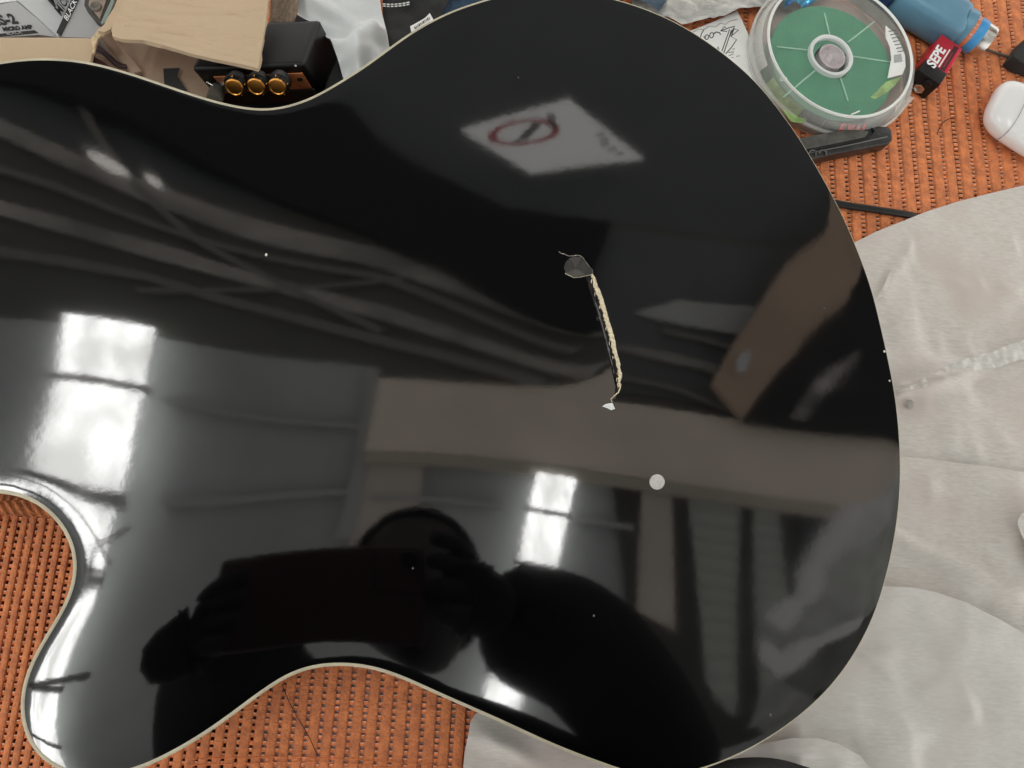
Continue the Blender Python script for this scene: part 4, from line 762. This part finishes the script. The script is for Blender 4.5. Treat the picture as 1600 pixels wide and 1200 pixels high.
def skylight(label, xl, xr, ys, bar):
    t = thing('skylight', label, 'skylight', ((xl(ys[0])+xr(ys[0]))/2, (ys[0]+ys[-1])/2, RZ), 'bright roof skylights')
    for i in range(len(ys)-1):
        y0, y1 = ys[i]+bar/2, ys[i+1]-bar/2
        part('pane', prism([V(p) for p in [(xl(y0), y0, RZ-.16), (xr(y0), y0, RZ-.16), (xr(y1), y1, RZ-.16), (xl(y1), y1, RZ-.16)]], .004), glow, t)
        if i: slab('bar', [(xl(ys[i])-.03, ys[i]-bar/2), (xr(ys[i])+.03, ys[i]-bar/2), (xr(ys[i])+.03, ys[i]+bar/2), (xl(ys[i])-.03, ys[i]+bar/2)], RZ-.18, .05, frame, t)
    return t
s1 = skylight('long bright roof skylight reflected along the left cutaway of the guitar', lambda y: float(np.interp(y, [-3, -1.2, -.5, .2, .55, .8, 1.37, 2.13], [-2.7, -2.76, -2.76, -2.62, -2.49, -2.48, -2.52, -2.60])), lambda y: float(np.interp(y, [-3, -1.2, -.5, .2, .57, 1.37, 2.13], [-2.2, -2.2, -2.26, -2.29, -2.21, -2.06, -2.0])), [-3.0, -1.22, -.54, .22, .57, 1.37, 2.13], .075)
for a, b_ in [((-2.55, .5), (-2.2, .28)), ((-2.5, .24), (-2.12, .45))]: part('crossed_wire', tube([(a[0], a[1], RZ-.2), (b_[0], b_[1], RZ-.2)], .012, 6), frame, s1)
part('dark_tie', tube([(-2.9, -.50, RZ-.25), (-2.0, -.43, RZ-.25)], .035, 8), frame, s1)
skylight('narrow bright roof skylight reflected in the middle of the guitar', lambda y: .665+.24*y, lambda y: .955+.29*y, [-1.5, -.55, .12, .60, 1.0], .045)
# faint purlins and posts
for k, (x0, y0, x1, y1, w_) in enumerate([(-2.0, .62, -.42, .62, .06), (-2.0, 1.35, -.45, 1.30, .05), (-.42, 0.2, -.42, 2.0, .10), (-.30, .56, .62, .60, .05), (1.2, .60, 1.75, .62, .05)]):
    d = np.array([x1-x0, y1-y0]); o = ribbon([(x0, y0), (x1, y1)], w_, RZ-.03-.003*k, .06, mat('purlin', (.42, .43, .42), .8), None, 'purlin')
    tag(o, ['faint dark purlin reflected right of the long skylight', 'upper faint purlin reflected right of the long skylight', 'dark upright joint where the girder reflection begins', 'faint purlin left of the narrow skylight', 'faint purlin right of the narrow skylight'][k], 'purlin', 'faint roof purlins')
slab('ceiling', [(-.38, .0), (.02, .0), (.05, 1.9), (-.36, 1.9)], RZ-.02, .03, R7, k='structure')
# pale roof sheets with dark gaps at the right
for k, (a, b_, c, d) in enumerate([((1.90, 1.10), (2.20, 1.13), (2.05, -.2), (1.70, -.1)), ((2.36, 1.13), (2.92, 1.20), (2.50, -.75), (2.30, -.55)), ((3.05, 1.20), (3.28, 1.22), (2.98, -.9), (2.66, -.9))]):
    o = slab('roof_sheet', [a, b_, c, d][::-1], RZ-.05, .02, [R7, R6, R6][k]); tag(o, ['narrow taupe roof sheet reflected below the round sticker', 'pale ribbed roof sheet between two dark gaps', 'rightmost pale ribbed roof sheet in the reflection'][k], 'roof sheet', 'pale roof sheets')
    if k:
        for i in range(13):
            y = 1.05-.14*i; f_ = i/13; x0 = a[0]+(d[0]-a[0])*f_+.03; x1 = b_[0]+(c[0]-b_[0])*f_-.03
            q = part('rib', tube([(x0, y, RZ-.06), (x1, y+.02, RZ-.06)], .014, 5), [R7, R6, R6][k], o)
slab('ceiling', [(1.62, 1.12), (1.60, -1.2), (4.2, -1.2), (4.2, 1.2)], RZ-.02, .02, mR('dark_gap_boards', (.055, .055, .052)), k='structure')
slab('ceiling', [(3.42, 1.22), (5.8, 1.32), (5.8, .3), (3.36, .3)], RZ-.06, .02, mR('near_black_gap', (.045, .05, .055)), k='structure')
# hung sheet of packing plastic
hs = thing('hanging_plastic_sheet', 'creased grey plastic sheet hung overhead, reflected at the lower right of the guitar', 'sheet', (1.9, .1, 2.85))
def hz_(seed, s_=.10): return lambda q: 2.85+s_*vnoise(q, 3.0, seed)
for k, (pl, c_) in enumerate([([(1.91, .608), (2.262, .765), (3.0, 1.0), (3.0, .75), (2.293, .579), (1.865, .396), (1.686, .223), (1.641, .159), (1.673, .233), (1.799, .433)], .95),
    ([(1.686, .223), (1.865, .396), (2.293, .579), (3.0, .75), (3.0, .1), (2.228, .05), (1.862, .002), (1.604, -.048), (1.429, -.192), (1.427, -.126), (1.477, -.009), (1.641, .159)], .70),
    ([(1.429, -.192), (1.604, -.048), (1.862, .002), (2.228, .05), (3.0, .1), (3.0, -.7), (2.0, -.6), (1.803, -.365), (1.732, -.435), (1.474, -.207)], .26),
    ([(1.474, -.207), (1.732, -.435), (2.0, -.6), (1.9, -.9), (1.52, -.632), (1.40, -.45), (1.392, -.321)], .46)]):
    part('fold_panel', sheet(dens(pl, .04), .04, hz_(400+k, .16)), mat('shaded_plastic_%d' % k, (c_, c_*1.02, c_*.97), .5, noise=.25, nscale=5), hs)  # facet shading put into the tone of each panel
ep = mat('plastic_edge_highlight', (1, 1, 1), .25)  # highlights of the fold edges put into a pure white colour
for pl in ([(1.91, .608), (1.799, .433), (1.736, .332), (1.68, .235), (1.641, .159), (1.559, .073), (1.477, -.009)], [(1.439, -.078), (1.429, -.126), (1.43, -.17)], [(1.429, -.192), (1.518, -.116), (1.618, -.04), (1.756, .012), (1.955, .02)]):
    m_ = len(pl); part('fold_edge_highlight', tube(smooth_line([(x, y, 2.80) for x, y in pl], 4), [.022+.020*abs(math.sin(i*.35)) for i in range((m_-1)*4+1)], 6, flat=.4), ep, hs)
# white sign board with a red ring
sg = thing('hanging_sign', 'white sign board with a red ring, reflected in the top of the guitar', 'sign', (1.0, 5.5, RZ-.4))
SG = [np.array(p) for p in [(-.02, 5.40), (1.27, 6.02), (2.25, 5.26), (.82, 4.87)]]
sf = (RZ-.35)/RZ
SG = [p*sf for p in SG]; zc = RZ-.35
bil = lambda u, v: (1-u)*(1-v)*SG[0]+u*(1-v)*SG[3]+u*v*SG[2]+(1-u)*v*SG[1]
slab('board', [tuple(p) for p in SG][::-1], zc, .03, mat('sign_white_glow', (.92, .92, .90), .7, emit=.50), sg)  # glow added to lift the board's brightness, no backlight known
def mark(uv, m, nm): slab(nm, [tuple(bil(u, v)) for u, v in uv], zc-.006, .004, m, sg)
n_ = 28; ring_o = [(.30+.20*math.cos(a), .36+.30*math.sin(a)) for a in np.linspace(0, 2*math.pi, n_+1)]; ring_i = [(.30+.155*math.cos(a), .36+.235*math.sin(a)) for a in np.linspace(0, 2*math.pi, n_+1)]
for k in range(n_): mark([ring_o[k], ring_o[k+1], ring_i[k+1], ring_i[k]], mat('sign_red', (.55, .10, .11), .6) if k == 0 else bpy.data.materials['sign_red'], 'ring_segment')
sk = mat('sign_dark', (.14, .14, .13), .6)
mark([(.20, .50), (.24, .56), (.42, .30), (.38, .24)], sk, 'bar'); mark([(.40, .18), (.43, .18), (.43, .24), (.40, .24)], sk, 'bar'); mark([(.12, .68), (.15, .74), (.36, .62), (.33, .58)], mat('sign_grey', (.36, .36, .34), .6), 'bar')
for u, v in [(.55, .86), (.63, .84), (.70, .80), (.79, .80), (.87, .82)]: mark([(u, v), (u+.035, v), (u+.035, v+.07), (u, v+.07)], sk, 'mark')
# two dim lamps
lm = mat('dim_lamp_glow', (1.0, .96, .90), .5, emit=1.7)
for k, (x, y, a, b_) in enumerate([(-2.44, 4.12, .17, .07), (-2.10, 4.10, .06, .06)]):
    me = lathe((x, y, RZ-.2), [(0, -.02), (.7, 0), (1, .03), (.8, .06), (0, .07)], 20)
    for v in me.vertices: v.co.x = x+(v.co.x-x)*a; v.co.y = y+(v.co.y-y)*b_-.25*(v.co.x-x)
    tag(obj('roof_lamp', me, lm), ['wider of two dim roof lamps reflected at the upper left', 'smaller round dim roof lamp reflected beside the wider one'][k], 'lamp', 'dim roof lamps')

# ================= photographer =================
pn = thing('person', 'person in black hoodie leaning over the guitar holding a phone above it', 'person', (.10, -.62, -.75))
def skin(name, joints, edges, m, sub=2, root_i=0):
    me = bpy.data.meshes.new(name); me.from_pydata([j[:3] for j in joints], edges, []); o = obj(name, me, m); o.parent = pn; o.location = -pn.location
    md = o.modifiers.new('skin', 'SKIN'); md.use_smooth_shade = True; sv = me.skin_vertices[0].data
    for i, j in enumerate(joints): r = j[3]; sv[i].radius = (r, r) if not hasattr(r, '__len__') else r; sv[i].use_root = (i == root_i)
    s = o.modifiers.new('sub', 'SUBSURF'); s.levels = sub; s.render_levels = sub; return o
J = [(.12, -.72, .06, (.165, .13)), (.13, -.64, .30, (.165, .125)), (.14, -.50, .50, (.20, .13)), (.15, -.29, .66, (.21, .11)), (-.02, -.22, .71, .085), (-.035, -.13, .785, .050),
     (.38, -.30, .73, .10), (.30, -.17, .65, .092), (.195, -.055, .56, .074), (.135, -.040, .505, .064), (.085, -.030, .468, .054),
     (-.11, -.26, .69, .10), (-.13, -.165, .64, .088), (-.135, -.085, .57, .074), (-.13, -.055, .51, .056), (-.125, -.04, .465, .040)]
Eg = [(0, 1), (1, 2), (2, 3), (3, 4), (4, 5), (3, 6), (6, 7), (7, 8), (8, 9), (9, 10), (4, 11), (11, 12), (12, 13), (13, 14), (14, 15)]
skin('hoodie', J, Eg, M['person'])
for sx in (.205, .035):
    skin('trouser_leg', [(sx*.8+.024, -.71, .14, (.105, .105)), (sx, -.71, -.02, .098), (sx+.002, -.67, -.33, .070), (sx+.004, -.70, -.67, .052)], [(0, 1), (1, 2), (2, 3)], M['trouser'])
for sx in (.21, .04): part('shoe', hexa((sx-.045, -.76, -.75), (.09, 0, 0), (0, .26, 0), (0, 0, .085), .03, 4, True), M['ink'], pn)
# head, looking down at the phone
hc = V((.018, -.026, .850)); hr = Matrix.Rotation(math.radians(-62), 4, 'X')
bm = bmesh.new(); bmesh.ops.create_uvsphere(bm, u_segments=32, v_segments=24, radius=.095)
for v in bm.verts:   # face looks along +y before the head is bent down
    x, y, z = v.co/.095; v.co = Vector((x*.074*(1-.22*max(0, -z)), y*.094, z*.112)); f = max(0, y)
    nose = math.exp(-((x/.16)**2+((z+.12)/.22)**2))*(f > .6)*.022; eye = sum(math.exp(-(((x-sx)/.17)**2+((z-.05)/.12)**2)) for sx in (-.38, .38))*(f > .5)*-.008; mouth = math.exp(-((x/.3)**2+((z+.48)/.07)**2))*(f > .4)*-.004; chin = math.exp(-((x/.35)**2+((z+.78)/.2)**2))*f*.012
    v.co.y += nose+eye+mouth+chin
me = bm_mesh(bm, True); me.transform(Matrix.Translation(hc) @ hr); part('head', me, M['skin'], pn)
for sx in (-1, 1):
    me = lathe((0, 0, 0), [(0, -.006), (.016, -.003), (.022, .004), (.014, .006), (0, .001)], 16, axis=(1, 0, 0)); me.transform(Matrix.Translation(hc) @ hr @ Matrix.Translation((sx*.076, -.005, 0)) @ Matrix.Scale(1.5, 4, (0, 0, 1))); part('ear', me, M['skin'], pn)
    me = lathe((0, 0, 0), [(0, -.011), (.008, -.008), (.011, 0), (.008, .008), (0, .011)], 16, axis=(0, 1, 0)); me.transform(Matrix.Translation(hc) @ hr @ Matrix.Translation((sx*.029, .078, .008))); part('eye', me, M['glass'], pn)
bm = bmesh.new(); bmesh.ops.create_uvsphere(bm, u_segments=28, v_segments=20, radius=1)
bmesh.ops.delete(bm, geom=[v for v in bm.verts if v.co.y > .45 and v.co.z < .62 or v.co.z < -.35], context='VERTS')
for v in bm.verts: v.co = Vector((v.co.x*.084, v.co.y*.102-.004, v.co.z*.122+.004))*(1+.03*rnd.random())
me = bm_mesh(bm, True); me.transform(Matrix.Translation(hc) @ hr); part('hair', me, M['hair'], pn)
# phone, held square to its own line of sight (the lens is the camera itself)
ph = thing('phone', 'phone in dark wine case held flat above the guitar by the photographer', 'phone', (0, 0, .44))
cx_, cy_, cz_ = [V(RW[:, k]) for k in range(3)]
def camp(u, v, d): return V(CAM)+cx_*u+cy_*v+cz_*d      # d>0 : behind the lens
part('case', hexa(camp(-.142, -.055, .004), cx_*.165, cy_*.079, cz_*.009, .004, 4, True), M['phone'], ph)
part('camera_bump', hexa(camp(-.015, -.016, .0015), cx_*.034, cy_*.034, cz_*.003, .0012, 3, True), M['phone'], ph)
part('lens', lathe(camp(.010, .010, .0012), [(.0062, 0), (.0066, .0010), (.0050, .0012), (0, .0008)], 24, axis=-cz_), M['glass'], ph)
part('screen', hexa(camp(-.139, -.052, .0131), cx_*.159, cy_*.073, cz_*.0003), M['glass'], ph)
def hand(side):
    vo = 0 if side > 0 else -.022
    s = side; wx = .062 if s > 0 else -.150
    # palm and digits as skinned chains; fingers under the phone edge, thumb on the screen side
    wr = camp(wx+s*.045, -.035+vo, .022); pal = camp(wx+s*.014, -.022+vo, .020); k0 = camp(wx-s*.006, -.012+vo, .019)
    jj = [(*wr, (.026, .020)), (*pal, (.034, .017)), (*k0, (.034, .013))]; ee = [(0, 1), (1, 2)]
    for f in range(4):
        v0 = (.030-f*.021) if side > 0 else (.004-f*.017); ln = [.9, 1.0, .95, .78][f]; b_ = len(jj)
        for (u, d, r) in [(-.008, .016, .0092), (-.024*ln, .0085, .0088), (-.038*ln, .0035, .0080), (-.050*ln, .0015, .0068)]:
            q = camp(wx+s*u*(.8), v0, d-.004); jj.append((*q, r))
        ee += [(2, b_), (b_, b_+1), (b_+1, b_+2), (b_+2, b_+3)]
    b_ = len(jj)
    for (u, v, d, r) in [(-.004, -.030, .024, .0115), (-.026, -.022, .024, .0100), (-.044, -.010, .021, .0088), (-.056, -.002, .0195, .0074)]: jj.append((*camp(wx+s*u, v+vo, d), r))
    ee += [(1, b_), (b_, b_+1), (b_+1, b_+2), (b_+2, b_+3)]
    skin('hand', jj, ee, M['shaded_hand'], 1)
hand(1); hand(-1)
# concrete floor below
o = obj('floor', box((.1, -.2, -.77), 4.5, 4.5, .02), mat('concrete_floor', (.30, .29, .27), .85, noise=.2, nscale=3)); o['kind'] = 'structure'
